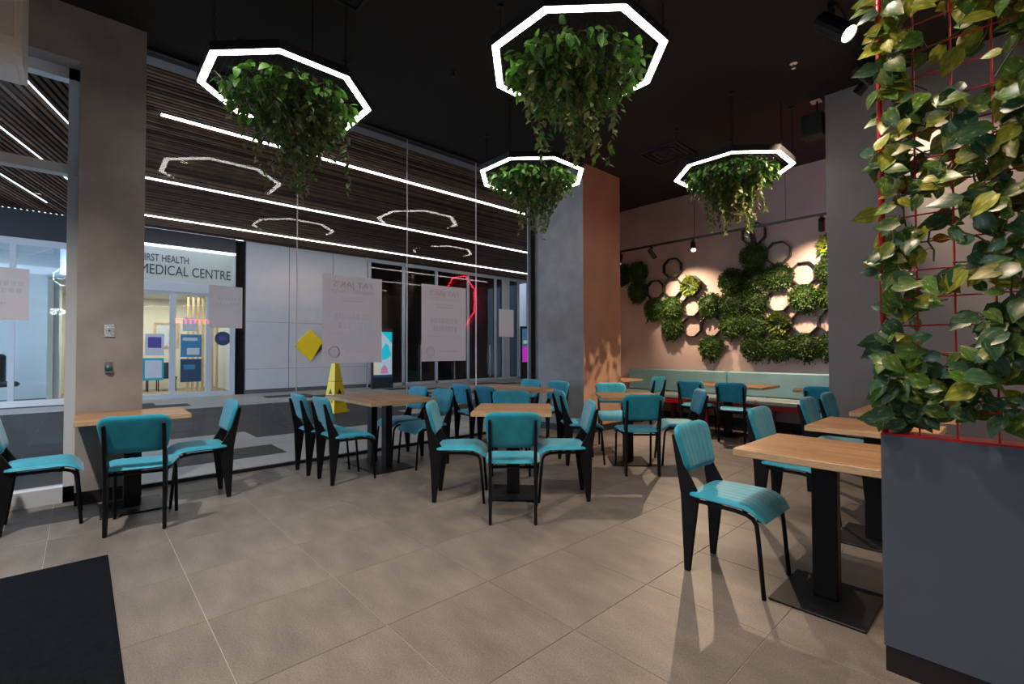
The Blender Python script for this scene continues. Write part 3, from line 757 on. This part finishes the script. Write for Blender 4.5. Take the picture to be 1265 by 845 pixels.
# ================================================================== FOLIAGE
def heart(L_=1.0, W=0.72, fold=0.16, curl=0.18):
    prof = [(0.0, 0.0), (0.06, 0.22), (0.20, 0.46), (0.38, 0.50), (0.58, 0.40), (0.78, 0.22), (0.92, 0.08), (1.0, 0.0)]
    b = MB(); mid = []; le = []; ri = []
    for (y, w) in prof:
        z = -curl*y*y
        b.v.append((0, y*L_, z)); mid.append(len(b.v)-1)
    for (y, w) in prof[1:-1]:
        z = -curl*y*y+fold*w
        yy = y*L_-(0.10 if y < 0.1 else 0)
        b.v.append((-w*W, yy, z)); le.append(len(b.v)-1)
        b.v.append((w*W, yy, z)); ri.append(len(b.v)-1)
    n = len(prof)
    for S, flip in ((le, 0), (ri, 1)):
        fs = [(mid[0], S[0], mid[1])]
        for i in range(len(S)-1): fs.append((mid[i+1], S[i], S[i+1], mid[i+2]))
        fs.append((mid[-2], S[-1], mid[-1]))
        for f in fs: b.f.append(tuple(f[::-1]) if flip else tuple(f)); b.m.append(0)
    return b
HEART = heart()
IVY = heart(1.0, 0.62, 0.2, 0.25)
def tiny(): # narrow 2-face leaf
    b = MB(); b.v = [(0, 0, 0), (-0.3, 0.45, 0.08), (0, 0.5, -0.02), (0.3, 0.45, 0.08), (0, 1, -0.12)]
    b.f = [(0, 2, 1), (0, 3, 2), (1, 2, 4), (2, 3, 4)]; b.m = [0]*4
    return b
TINY = tiny()
def addleaf(b, src, M, mi=0):
    n = len(b.v); b.v += [tuple(M @ Vector(v)) for v in src.v]
    for f in src.f: b.f.append(tuple(i+n for i in f)); b.m.append(mi)
def leafM(p, d, s, roll=0.0, droop=0.0):
    d = Vector(d).normalized()
    a = Vector((0, 0, 1)) if abs(d.z) < 0.95 else Vector((1, 0, 0))
    x = d.cross(a).normalized(); z = x.cross(d).normalized()
    B = Matrix((( x.x, d.x, z.x, 0), (x.y, d.y, z.y, 0), (x.z, d.z, z.z, 0), (0, 0, 0, 1)))
    return Matrix.Translation(p) @ B @ Matrix.Rotation(roll, 4, 'Y') @ Matrix.Scale(s, 4)
IVYM = {k: IVY.mesh('ivy_leaf', k, fixn=False, smooth=True) for k in ('ivy', 'ivy_dark', 'ivy_olive')}
def put_leaf(me, M, parent):
    o = bpy.data.objects.new('leaf', me); COL.objects.link(o); o.parent = parent; o.matrix_local = M
    return o

LZ = 3.42; LR = 0.67
def chain_mesh(length):
    b = MB(); n = max(2, int(length/0.034)); pitch = length/n
    for k in range(n):
        zc = pitch*(k+0.5); pts = []
        hl = pitch*0.5+0.004
        for q in range(8):
            t = 2*PI*q/8; a = 0.009*math.cos(t); zz = zc+hl*math.sin(t)
            pts.append((a, 0, zz) if k % 2 == 0 else (0, a, zz))
        b.tube(pts, 0.003, 4, closed=True)
    return b.mesh('chain', 'black_metal')
CH = chain_mesh(CEIL-LZ-0.075)
def lamp(x, y, label, seed, nind, drift=(0, 0), lmax=0.8):
    t = thing('octagon_pendant', 'glowing white '+label, 'lamp', (x, y, LZ), 0, None)
    po = octa(LR); pi = octa(LR-0.052)
    MB().ring(octa(LR+0.004), octa(LR-0.062), 0.008, 0.075).build('housing', 'black_metal', t)
    MB().ring(po, pi, 0.0, 0.010).build('diffuser', 'lamp_white', t)
    gm = MB(); ap = (LR-0.06)*math.cos(PI/8)
    k = -ap
    while k < ap:
        # chord length inside octagon
        lim = min(ap, ap*math.sqrt(2)-abs(k))
        gm.box(k-0.0015, -lim, 0.066, k+0.0015, lim, 0.069); gm.box(-lim, k-0.0015, 0.069, lim, k+0.0015, 0.072)
        k += 0.04
    o = gm.build('wire_mesh', 'black_metal', t); o['kind'] = 'stuff'
    for q in (0, 2, 4, 6):
        a = PI/8+q*PI/4
        r = LR-0.03
        c = put('chain', CH, t, (r*math.cos(a), r*math.sin(a), 0.073))
        MB().prism(octa(0.03, n=10), CEIL-LZ-0.073-0.02, CEIL-LZ-0.073).build('ceiling_hook', 'black_metal', c)
    MB().tube([(0.55, 0.0, 0.07), (0.55, 0.0, CEIL-LZ)], 0.006, 6).build('cable', 'black_metal', t)
    # plant
    rnd = random.Random(seed)
    p = thing('hanging_ivy', label.replace('octagon pendant hanging', 'green ivy trailing from the octagon pendant'), 'plant', (x, y, LZ), 0, None)
    leaves = []; st = MB()
    for i in range(420):   # bushy top
        r = 0.52*math.sqrt(rnd.random()); a = rnd.random()*2*PI
        pos = Vector((r*math.cos(a), r*math.sin(a), 0.0-0.30*rnd.random()*(1.05-1.5*r)))
        d = Vector((math.cos(a)*rnd.random()+rnd.uniform(-.6, .6), math.sin(a)*rnd.random()+rnd.uniform(-.6, .6), rnd.uniform(-0.9, 0.15)))
        leaves.append((pos, d, rnd.uniform(0.06, 0.10), rnd.uniform(-1, 1), 'ivy' if rnd.random() < 0.75 else 'ivy_dark'))
    for i in range(150):    # trailing strands
        r = 0.48*rnd.random()**0.7; a = rnd.random()*2*PI
        core = max(0.0, 1-r/0.54)
        Ls = lmax*(0.14+0.95*core**0.8)*rnd.uniform(0.5, 1.0)
        if i < 6: Ls = lmax*rnd.uniform(0.95, 1.1)
        pos = Vector((r*math.cos(a)+drift[0]*core, r*math.sin(a)+drift[1]*core, 0.05))
        v = Vector((rnd.uniform(-.25, .25), rnd.uniform(-.25, .25), -1)); pts = [pos.copy()]; ln = 0
        while ln < Ls:
            v += Vector((rnd.uniform(-.18, .18)-0.10*pos.x, rnd.uniform(-.18, .18)-0.10*pos.y, -0.12)); v.normalize()
            pos = pos+v*0.040; ln += 0.040; pts.append(pos.copy())
            a2 = rnd.random()*2*PI
            d = Vector((math.cos(a2), math.sin(a2), rnd.uniform(-1.1, -0.2)))
            f = ln/max(Ls, .01)
            z = -pos.z/lmax
            k = rnd.random()
            mm = 'ivy_olive' if k < 0.10+0.7*z else ('ivy_dark' if k < 0.65 else 'ivy')
            leaves.append((pos.copy(), d, rnd.uniform(0.05, 0.082)*(1-0.2*f), rnd.uniform(-.6, .6), mm))
        if len(pts) > 2: st.tube(pts, 0.0018, 3, cap=False)
    st.build('stems', 'stem', p, fixn=False)
    rnd.shuffle(leaves); leaves.sort(key=lambda q: -q[2])
    b = MB(); mm = ['ivy', 'ivy_dark', 'ivy_olive']
    for i, (pos, d, s, ro, m) in enumerate(leaves):
        M = leafM(pos, d, s, ro)
        if i < nind: put_leaf(IVYM[m], M, p)
        else: addleaf(b, IVY, M, mm.index(m))
    o = b.build('foliage', mm, p, fixn=False, smooth=True); o['kind'] = 'stuff'
lamp(-4.19, 1.28, 'octagon pendant hanging near the concrete pillar', 11, 220, (0.12, 0.10), 0.86)
lamp(-2.26, 2.75, 'octagon pendant hanging over the open floor', 12, 290, (0.05, 0.0), 0.78)
lamp(-4.12, 4.14, 'octagon pendant hanging beside the broad column', 13, 150, (0.05, 0.03), 0.70)
lamp(-2.35, 5.83, 'octagon pendant hanging in front of the plant wall', 14, 150, (-0.03, 0.03), 0.80)

# ---- octagon plant wall
OX0, OZ0, OPX, OPZ = -4.70, 1.67, 0.358, 0.37
WY = 8.1
fr = MB(); ro_ = 0.193
fr.ring(octa(ro_), octa(ro_-0.016), -0.085, 0.0, 'y')
FRAME = fr.mesh('octagon_frame', 'black_metal')
def boxball(seed, n=760, rad=0.205):
    rnd = random.Random(seed); b = MB()
    # dark core dome so the wall does not show through
    for i in range(n):
        u = rnd.random(); th = math.acos(1-u*1.05 if u*1.05 < 2 else -1); a = rnd.random()*2*PI
        d = Vector((math.sin(th)*math.cos(a), -abs(math.cos(th)), math.sin(th)*math.sin(a)))
        rr = rad*rnd.uniform(0.82, 1.05)
        pos = Vector((d.x*rr, d.y*rr*0.62-0.05, d.z*rr))
        dd = d+Vector((rnd.uniform(-.8, .8), rnd.uniform(-.8, .8), rnd.uniform(-.9, .5)))
        addleaf(b, TINY, leafM(pos, dd, rnd.uniform(0.03, 0.05), rnd.uniform(-1, 1)), 0 if rnd.random() < 0.75 else 1)
    for i in range(10):  # trailing wisps
        a = rnd.uniform(-0.15, 0.15); p0 = Vector((a, -0.05-0.08*rnd.random(), -0.17))
        L_ = rnd.uniform(0.04, 0.12)
        for q in range(3): addleaf(b, TINY, leafM(p0+Vector((rnd.uniform(-.02, .02), 0, -L_*q/3)), (rnd.uniform(-.4, .4), -0.1, -1), 0.045, rnd.uniform(-1, 1)), 1)
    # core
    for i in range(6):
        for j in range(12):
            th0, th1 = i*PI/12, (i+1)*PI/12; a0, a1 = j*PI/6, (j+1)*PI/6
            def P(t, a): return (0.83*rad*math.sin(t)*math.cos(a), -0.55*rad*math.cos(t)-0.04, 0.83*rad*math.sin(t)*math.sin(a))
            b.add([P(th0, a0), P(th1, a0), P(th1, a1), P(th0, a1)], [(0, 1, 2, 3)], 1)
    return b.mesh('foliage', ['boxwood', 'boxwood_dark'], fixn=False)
BALLS = [boxball(s) for s in (1, 2, 3)]
def fernball(seed):
    rnd = random.Random(seed); b = MB()
    for i in range(150):
        a = rnd.random()*2*PI; r = 0.14*math.sqrt(rnd.random())
        pos = Vector((r*math.cos(a), -0.07-0.05*rnd.random(), r*math.sin(a)))
        d = Vector((math.cos(a)*rnd.uniform(.1, 1), -rnd.uniform(0.2, 1.0), math.sin(a)*rnd.uniform(.1, 1)))
        M = leafM(pos, d, rnd.uniform(0.07, 0.11), rnd.uniform(-1, 1)) @ Matrix.Diagonal((0.7, 1, 1, 1))
        addleaf(b, TINY, M, 0 if rnd.random() < .7 else 1)
    b.prism(octa(0.16, n=12), -0.07, -0.01, 'y', mi=2)
    return b.mesh('foliage', ['fern_lime', 'boxwood', 'boxwood_dark'], fixn=False)
FERN = [fernball(5), fernball(6)]
rings = [(1, 3), (0, 2), (1, 2), (2, 1), (2, 0), (3, 0), (5, 4), (6, 3), (7, 2), (6, 1), (7, 0), (8, 0)]
ferns = [(2, 2), (8, 3), (6, 0)]
balls = [(-2, 3), (-1, 3), (-1, 2), (0, 1), (1, 1), (1, 0), (3, 1), (3, -1), (4, 2), (4, 1), (4, 0), (5, 3), (5, 2), (5, 1), (5, 0), (6, 2), (7, 1), (5, -1), (6, -1), (7, -1), (8, -1), (8, 2), (8, 1), (9, 0), (9, 1), (9, 2)]
def cell(i, j): return (OX0+OPX*i, WY, OZ0+OPZ*j)
for (i, j) in rings:
    t = thing('octagon_shelf', 'empty black octagon frame on the pink back wall', 'wall frame', cell(i, j), 0, 'empty octagons of the back wall display')
    put('octagon_frame', FRAME, t)
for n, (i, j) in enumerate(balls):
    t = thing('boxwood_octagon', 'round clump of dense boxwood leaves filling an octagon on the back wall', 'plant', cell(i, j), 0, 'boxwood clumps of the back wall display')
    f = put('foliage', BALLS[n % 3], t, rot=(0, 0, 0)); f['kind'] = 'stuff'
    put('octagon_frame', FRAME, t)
for n, (i, j) in enumerate(ferns):
    lab = ['bright lime fern in the octagon under the spotlight on the column side', 'bright lime fern in an octagon at the partition edge', 'yellow green fern low among the boxwood clumps'][n]
    t = thing('fern_octagon', lab, 'plant', cell(i, j))
    f = put('foliage', FERN[n % 2], t); f['kind'] = 'stuff'
    put('octagon_frame', FRAME, t)
# the same display on the side wall (only its reflection shows in the glass)
for n, (i, j, k) in enumerate([(0, 0, 'b'), (0, 1, 'b'), (1, 1, 'r'), (2, 1, 'r'), (3, 1, 'r'), (4, 1, 'f'), (4, 0, 'b'), (1, 0, 'b'), (5, 1, 'b'), (5, 0, 'r'), (2, 0, 'b')]):
    loc = (0.6, 2.95+0.36*i, 1.75+0.37*j)
    if k == 'r': t = thing('octagon_shelf', 'empty black octagon frame on the side wall', 'wall frame', loc, R(-90), 'empty octagons of the side wall display')
    elif k == 'b':
        t = thing('boxwood_octagon', 'round boxwood clump in an octagon on the side wall', 'plant', loc, R(-90), 'boxwood clumps of the side wall display')
        f = put('foliage', BALLS[n % 3], t); f['kind'] = 'stuff'
    else:
        t = thing('fern_octagon', 'lime fern in an octagon on the side wall', 'plant', loc, R(-90))
        f = put('foliage', FERN[0], t); f['kind'] = 'stuff'
    put('octagon_frame', FRAME, t)

# ---- low planter wall and trellis with pothos
pw = thing('planter_wall', 'low blue grey painted planter wall with a black kick board', 'planter', (-0.376, 2.321, 0))
PW_L, PW_D, PW_H = 0.976, 0.105, 0.918
bx(0, 0, 0.10, PW_L, PW_D, PW_H).build('body', 'planter_paint', pw)
bx(0.004, 0.006, 0, PW_L, PW_D-0.006, 0.10).build('kick_board', 'skirting', pw)
tr = thing('trellis', 'red steel wire trellis standing on the planter wall', 'trellis', (-0.376, 2.321, PW_H))
TH = 2.6
MB().box(0.0, 0.0, 0.0, PW_L, PW_D, 0.008).build('base_rail', 'red_steel', tr)
for x in (0.012, PW_L-0.012):
    MB().tube([(x, 0.02, 0.008), (x, 0.02, TH)], 0.011, 8).build('upright', 'red_steel', tr, smooth=True)
MB().tube([(0.012, 0.02, TH), (PW_L-0.012, 0.02, TH)], 0.011, 8).build('top_rail', 'red_steel', tr, smooth=True)
k = 0.115
while k < PW_L-0.03:
    MB().tube([(k, 0.02, 0.008), (k, 0.02, TH)], 0.0035, 5).build('wire', 'red_steel', tr); k += 0.105
k = 0.11
while k < TH-0.02:
    MB().tube([(0.012, 0.016, k), (PW_L-0.012, 0.016, k)], 0.003, 5).build('wire', 'red_steel', tr); k += 0.105
POM = {k: HEART.mesh('pothos_leaf', k, fixn=False, smooth=True) for k in ('pothos', 'pothos_lime', 'pothos_dark')}
def pothos(label, x0, x1, z0, z1, n, seed, mixw):
    rnd = random.Random(seed)
    t = thing('climbing_pothos', label, 'plant', (-0.376, 2.321, PW_H))
    st = MB(); cnt = 0
    while cnt < n:
        # a runner of leaves weaving over the wires
        x = rnd.uniform(x0, x1); z = rnd.uniform(z0, z1)
        pos = Vector((x, rnd.choice((-0.004, 0.044)), z)); v = Vector((rnd.uniform(-1, 1), 0, rnd.uniform(-.4, 1))); pts = [pos.copy()]
        for q in range(rnd.randint(5, 10)):
            v += Vector((rnd.uniform(-.6, .6), rnd.uniform(-.2, .2), rnd.uniform(-.4, .4))); v.normalize()
            pos = pos+v*0.042
            pos.y += (0.02-pos.y)*0.25
            pos.x = min(max(pos.x, 0.03), PW_L-0.02); pos.z = min(max(pos.z, max(z0-0.05, 0.03)), z1+0.05)
            pts.append(pos.copy())
            side = -1 if rnd.random() < 0.75 else 1
            nn = Vector((rnd.uniform(-.75, .55), side*1.0, rnd.uniform(-.15, .85))).normalized()
            d = Vector((rnd.uniform(-1.0, .8), rnd.uniform(-.2, .2), rnd.uniform(-1.1, 0.3)))
            d = (d-nn*d.dot(nn)).normalized(); xa = d.cross(nn)
            off = Vector((rnd.uniform(-.03, .03), side*rnd.uniform(0.005, 0.06), rnd.uniform(-.02, .02)))
            s = rnd.uniform(0.05, 0.10)
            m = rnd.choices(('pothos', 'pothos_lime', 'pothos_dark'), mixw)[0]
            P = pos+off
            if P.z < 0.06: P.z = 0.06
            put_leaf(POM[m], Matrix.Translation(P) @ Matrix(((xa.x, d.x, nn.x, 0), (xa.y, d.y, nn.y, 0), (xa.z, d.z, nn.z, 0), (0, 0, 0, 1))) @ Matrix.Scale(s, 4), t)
            st.tube([pos, (pos+P)/2+Vector((0, 0, .01)), P], 0.0016, 3, cap=False); cnt += 1
        st.tube(pts, 0.003, 4, cap=False)
    st.build('stems', 'stem', t, fixn=False)
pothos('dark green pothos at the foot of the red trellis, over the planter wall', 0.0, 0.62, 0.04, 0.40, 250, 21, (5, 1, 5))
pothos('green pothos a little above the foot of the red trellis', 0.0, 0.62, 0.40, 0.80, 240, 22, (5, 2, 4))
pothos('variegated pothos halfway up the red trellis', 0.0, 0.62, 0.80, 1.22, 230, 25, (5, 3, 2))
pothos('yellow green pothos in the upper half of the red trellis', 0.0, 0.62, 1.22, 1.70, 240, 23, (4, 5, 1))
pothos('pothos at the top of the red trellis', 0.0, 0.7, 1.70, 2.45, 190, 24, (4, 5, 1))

# ================================================================== CEILING ITEMS, TRACKS
def tracklight(loc, target, label, power, color=WARM, size=1.0, angle=46, zc=None, blend=0.6, rec=0.05):
    """cylindrical spot on a stem below the track"""
    t = thing('track_spotlight', label, 'spotlight', loc)
    d = (Vector(target)-Vector(loc)).normalized()
    MB().tube([(0, 0, 0.02), (0, 0, 0.10*size)], 0.012*size, 8).build('stem', 'black_metal', t)
    MB().box(-0.02*size, -0.03*size, 0.10*size, 0.02*size, 0.03*size, 0.14*size).build('track_adapter', 'black_metal', t)
    A = -d*0.10*size; B = d*0.13*size
    ax = Vector((0, 0, 1)) if abs(d.z) < 0.9 else Vector((1, 0, 0))
    u = d.cross(ax).normalized(); w = d.cross(u); n = 16; hb = MB(); vs = []
    for c, r in ((A, 0.05), (B, 0.05), (B, 0.044), (B-d*rec*size, 0.044)):
        for j in range(n):
            q = 2*PI*j/n; vs.append(c+r*size*(math.cos(q)*u+math.sin(q)*w))
    fs = [(i*n+j, i*n+(j+1) % n, (i+1)*n+(j+1) % n, (i+1)*n+j) for i in range(3) for j in range(n)]+[tuple(range(n)), tuple(3*n+j for j in range(n))]
    hb.add(vs, fs); hb.build('barrel', 'black_metal', t)
    MB().tube([B-d*(rec*size-0.001), B-d*(rec*size-0.003)], 0.0435*size, 16).build('lens', 'spot_lens', t)
    lp = Vector(loc)+B-d*(rec*size-0.012)
    spot('spot_beam', lp, lp+d, power, color, angle, blend, 0.02*size)
    return t
# back wall track
TY, TZ = 7.2, 3.05
trk = thing('light_track', 'thin black lighting track hung in front of the plant wall', 'track', (-3.3, TY, TZ))
MB().box(-2.1, -0.017, -0.015, 2.2, 0.017, 0.015).build('rail', 'black_metal', trk)
for x in (-1.9, -0.2, 1.12):
    MB().tube([(x, 0, 0.015), (x, 0, CEIL-TZ)], 0.004, 5).build('suspension_wire', 'black_metal', trk)
tz = TZ-0.015-0.14*0.8
tracklight((-4.26, TY, tz), (-3.95, 8.0, 2.05), 'black track spotlight tilted at the lime fern', 170, WARM, 0.8, 80, blend=1.0)
tracklight((-3.52, TY, tz), (-3.1, 6.5, 2.0), 'black track spotlight with its lit lens facing the room', 240, WARM, 0.8, 75, rec=0.012)
tracklight((-2.62, TY, tz), (-2.55, 7.9, 1.4), 'black track spotlight hanging straight below the top octagon', 150, WARM, 0.8, 84, blend=1.0)
tracklight((-4.9, TY, tz), (-4.7, 6.0, 0.0), 'black track spotlight beside the broad column', 160, WARM, 0.8, 60)
tracklight((-1.75, TY, tz), (-1.95, 8.0, 2.3), 'black track spotlight at the partition end of the track', 150, WARM, 0.8, 84, blend=1.0)
# front track running along Y near the ceiling
t2 = thing('light_track', 'black lighting track under the ceiling leading to the partition', 'track', (-0.98, 3.0, CEIL-0.03))
MB().box(-0.02, -2.2, 0.0, 0.02, 3.07, 0.03).build('rail', 'black_metal', t2)
tz2 = CEIL-0.03-0.14
def tl2(y, target, label, p, size=1.0, **k): tracklight((-0.98, y, CEIL-0.03-0.14*size), target, label, p, WARM, size, **k)
tl2(4.44, (-0.25, 4.2, 3.0), 'large black spotlight with its lit lens turned to the trellis', 70, angle=80, rec=0.012, size=1.4)
tl2(5.55, (-0.2, 6.08, 2.75), 'large black spotlight aimed along the grey partition', 140, angle=50)
tl2(5.72, (-4.42, 6.1, 0.9), 'black spotlight at the partition end of the ceiling track aimed at the column', 420, angle=48)
tl2(3.3, (0.6, 3.7, 1.9), 'black spotlight on the ceiling track aimed at the side wall display', 260, angle=70)
tl2(0.9, (-0.1, 2.35, 1.9), 'added unseen black spotlight on the ceiling track aimed at the front of the trellis', 60, angle=50)  # extra spot added out of view to brighten the trellis leaves
tl2(1.6, (-1.5, 2.4, 0), 'black spotlight on the ceiling track over the open floor', 120, angle=80)

def downlight(x, y, power, label, col=WARM2, ang=110):
    t = thing('downlight', label, 'light', (x, y, CEIL), 0)
    MB().ring(octa(0.075, n=16), octa(0.055, n=16), -0.01, 0.0).build('bezel', 'black_metal', t)
    MB().prism(octa(0.055, n=16), -0.004, 0.0).build('lens', 'spot_lens', t)
    spot('downlight_beam', (x, y, CEIL-0.03), (x, y, 0), power, col, ang, 0.8, 0.06)
downlight(-1.2, 0.0, 110, 'recessed downlight over the service side of the open floor', WARM)
downlight(-3.3, -0.9, 420, 'recessed downlight over the entrance mat')
downlight(-2.5, 1.1, 30, 'added unseen fill downlight in the middle of the open floor')  # fill lamp added outside the view to lift the general room light
downlight(-1.0, 1.9, 110, 'added unseen fill downlight before the planter wall')  # also an added fill lamp, kept out of view on the planter side
downlight(1.0, -0.6, 120, 'recessed downlight over the service counter')

def vent(x, y, label, s=0.6):
    t = thing('air_vent', label, 'vent', (x, y, CEIL))
    o4 = [(-s/2, -s/2), (s/2, -s/2), (s/2, s/2), (-s/2, s/2)]
    for k in range(4):
        a = 1-0.24*k; b = a-0.12
        MB().ring([(p[0]*a, p[1]*a) for p in o4], [(p[0]*b, p[1]*b) for p in o4], -0.022+0.004*k, 0.0).build('louvre', 'black_metal', t)
    MB().box(-s/2*.96, -s/2*.96, -0.004, s/2*.96, s/2*.96, 0.0).build('backing', 'speaker_black', t)
vent(-3.39, 6.17, 'square black ceiling air vent before the plant wall')
vent(-3.45, 1.42, 'square black ceiling air vent between the pillar and open floor pendants', 0.5)
sp = thing('wall_speaker', 'small black loudspeaker bracketed beside the partition top', 'speaker', (-1.52, 6.14, 3.82))
MB().box(-0.14, -0.10, -0.14, 0.07, 0.10, 0.11).build('cabinet', 'speaker_black', sp, bevel=0.01)
MB().box(-0.06, -0.05, 0.262, 0.04, 0.05, 0.27).build('ceiling_plate', 'white_plastic', sp)
MB().tube([(0, 0, 0.10), (0, 0, 0.265)], 0.012, 6).build('bracket', 'black_metal', sp)
for (x, y, lab) in ((-1.47, 5.15, 'small sprinkler head in the black ceiling near the ceiling track'), (-4.44, 6.74, 'small sprinkler head in the black ceiling behind the broad column'), (-3.85, 2.75, 'small sprinkler head in the black ceiling between two pendants')):
    s = thing('sprinkler', lab, 'sprinkler', (x, y, CEIL))
    MB().prism(octa(0.035, n=12), -0.008, 0).build('escutcheon', 'chrome' if x > -2 else 'black_metal', s)
    MB().tube([(0, 0, -0.008), (0, 0, -0.05)], 0.01, 6).build('nozzle', 'chrome' if x > -2 else 'black_metal', s)
    MB().prism(octa(0.02, n=10), -0.055, -0.05).build('deflector', 'chrome' if x > -2 else 'black_metal', s)

# air curtain above the side window
ac = thing('air_curtain', 'white rounded air curtain unit above the side window', 'air curtain', (-5.215, -0.33, 3.30))
prof = [(0, 0.02), (0, 0.70), (0.46, 0.70), (0.52, 0.62), (0.52, 0.18)]+[(0.38+0.14*math.cos(a), 0.16+0.16*math.sin(a)) for a in [-R(10), -R(30), -R(50), -R(70), -R(90)]]+[(0.05, 0.0)]
MB().prism(prof, -1.4, -0.03, 'y').build('body', 'white_plastic', ac, bevel=0.004)
MB().prism([(p[0]*0.99, p[1]*0.985+0.004) for p in prof], -0.03, 0.0, 'y').build('end_cap', 'white_plastic', ac)
MB().box(0.16, -1.3, -0.004, 0.34, -0.1, 0.006).build('outlet_grille', 'white_plastic', ac)

# wall plate and exit button on the pillar
swp = thing('switch_plate', 'brushed metal switch plate on the concrete pillar', 'switch', (-5.215, 0.173, 1.43))
MB().box(0, -0.036, -0.055, 0.008, 0.036, 0.055).build('plate', 'chrome', swp, bevel=0.002)
MB().tube([(0.008, 0, 0), (0.016, 0, 0)], 0.008, 10).build('key_switch', 'black_metal', swp)
eb = thing('exit_button', 'green dome exit button on the concrete pillar', 'button', (-5.215, 0.172, 1.12))
MB().box(0, -0.025, -0.05, 0.012, 0.025, 0.05).build('plate', 'chrome', eb, bevel=0.002)
MB().tube([(0.012, 0, -0.012), (0.03, 0, -0.012), (0.038, 0, -0.012)], [0.024, 0.024, 0.012], 14).build('push_button', 'green_plastic', eb)

# ================================================================== POSTERS ON THE GLASS (seen from behind)
def glassposter(y0, y1, z0, z1, label, rich, x=XG+0.0075):
    t = thing('window_poster', label, 'poster', (x, (y0+y1)/2, z0))
    w = (y1-y0)/2; h = z1-z0
    MB().box(0, -w, 0, 0.0012, w, h).build('sheet', 'paper', t)
    xx = 0.0022
    def tx(b, size, yc, z, width, m='paper_ink'):
        o = text('print_through', b, size, m, (xx, yc+width/2, z), (PI/2, 0, PI/2), t, width=width, extrude=0.0004)
        o.scale.x = -o.scale.x
        return o
    def bar(a, b, z, hh, m): MB().box(0.0012, a, z, 0.002, b, z+hh).build('print_block', m, t)
    if rich == 1:
        tx("FAT JAK'S", h*0.10, 0.02*w, h*0.865, 1.3*w)
        rr_ = random.Random(int(y0*100))
        for (zz, hh, wl, wr) in ((0.80, 0.035, -0.7, 0.7), (0.735, 0.022, -0.4, 0.45), (0.70, 0.022, -0.35, 0.4), (0.50, 0.07, -0.6, 0.65), (0.39, 0.075, -0.5, 0.6), (0.32, 0.02, -0.75, 0.75), (0.12, 0.02, -0.25, 0.6)):
            a_ = wl
            while a_ < wr:
                b_ = min(wr, a_+hh*rr_.uniform(0.9, 2.2)); bar(a_*w, b_*w, h*zz, h*hh, 'print_faint'); a_ = b_+hh*0.5
        MB().ring([(p[0], p[1]) for p in octa(0.19*w, -0.62*w, h*0.125)], octa(0.165*w, -0.62*w, h*0.125), 0.0012, 0.002, 'x').build('print_logo', 'paper_ink', t)
    elif rich == 2:
        for (zz, hh, wl, wr) in ((0.66, 0.09, -0.5, 0.7), (0.52, 0.09, -0.55, 0.7), (0.30, 0.04, -0.3, 0.4)):
            a_ = wl
            while a_ < wr: bar(a_*w, (a_+hh*1.6)*w, h*zz, h*hh, 'print_faint'); a_ += hh*2.2
    return t
glassposter(2.046, 2.79, 1.11, 2.155, 'large paper poster seen from behind on the glass above the caution cone', 1)
glassposter(3.37, 4.115, 1.11, 2.16, 'large paper poster seen from behind on the glass before the dark shop', 1)
glassposter(4.755, 5.064, 1.47, 1.90, 'small blank paper notice on the glass beside the broad column', 3)
glassposter(0.93, 1.225, 1.49, 1.912, 'small square paper poster seen from behind before the clinic doors', 2)
glassposter(-0.72, -0.315, 1.505, 1.92, 'small square paper poster seen from behind on the side window', 2, XW-0.0435)

# ================================================================== NEON (mostly seen as reflections in the glass)
n1 = thing('neon_octagon', 'red neon octagon outline on the recess wall behind the partition', 'neon sign', (0.08, 8.08, 2.66))
MB().tube([(p[0], -0.04, p[1]) for p in octa(0.80)], 0.014, 8, closed=True).build('tube', 'neon_red', n1)
for a in (0, 2, 4, 6):
    p = octa(0.80)[a]; MB().tube([(p[0], -0.03, p[1]), (p[0], 0.018, p[1])], 0.01, 6).build('clip', 'black_metal', n1)
n2 = thing('neon_octagon', 'white neon octagon outline on the dark kitchen side wall', 'neon sign', (3.0, -0.26, 2.85))
MB().tube([(-0.04, p[0], p[1]) for p in octa(0.20)], 0.009, 8, closed=True).build('tube', 'neon_white', n2)
MB().tube([(-0.04, -0.14, -0.03), (-0.04, -0.05, -0.05), (-0.04, 0.03, 0.03), (-0.04, 0.07, -0.03), (-0.04, 0.14, 0.02)], 0.007, 6).build('tube', 'neon_white', n2)
MB().tube([(-0.03, 0.19, 0), (0, 0.19, 0)], 0.01, 6).build('clip', 'black_metal', n2)
n3 = thing('neon_lettering', "white neon lettering FAT JAK'S on the dark kitchen side wall", 'neon sign', (3.0, 0.42, 2.05))
text('tube', "FAT JAK'S", 0.16, 'neon_white', (-0.03, 0, 0), (PI/2, 0, -PI/2), n3, width=0.9, outline=True, bevel=0.006)
MB().tube([(-0.03, -0.1, 0.05), (0, -0.1, 0.05)], 0.01, 6).build('clip', 'black_metal', n3)
n4 = thing('neon_wave', 'red neon wave tube on the dark kitchen side wall', 'neon sign', (3.0, 2.03, 2.0))
pts = []
for k in range(61):
    u = k/60; pts.append((-0.035, -0.38+0.76*u+0.035*math.sin(u*2*PI*8), 0.055*math.cos(u*2*PI*8)))
MB().tube(pts, 0.012, 6).build('tube', 'neon_red', n4)
MB().tube([(-0.035, 0.38, 0.055), (0, 0.38, 0.055)], 0.01, 6).build('clip', 'black_metal', n4)
print('tiles', nt)
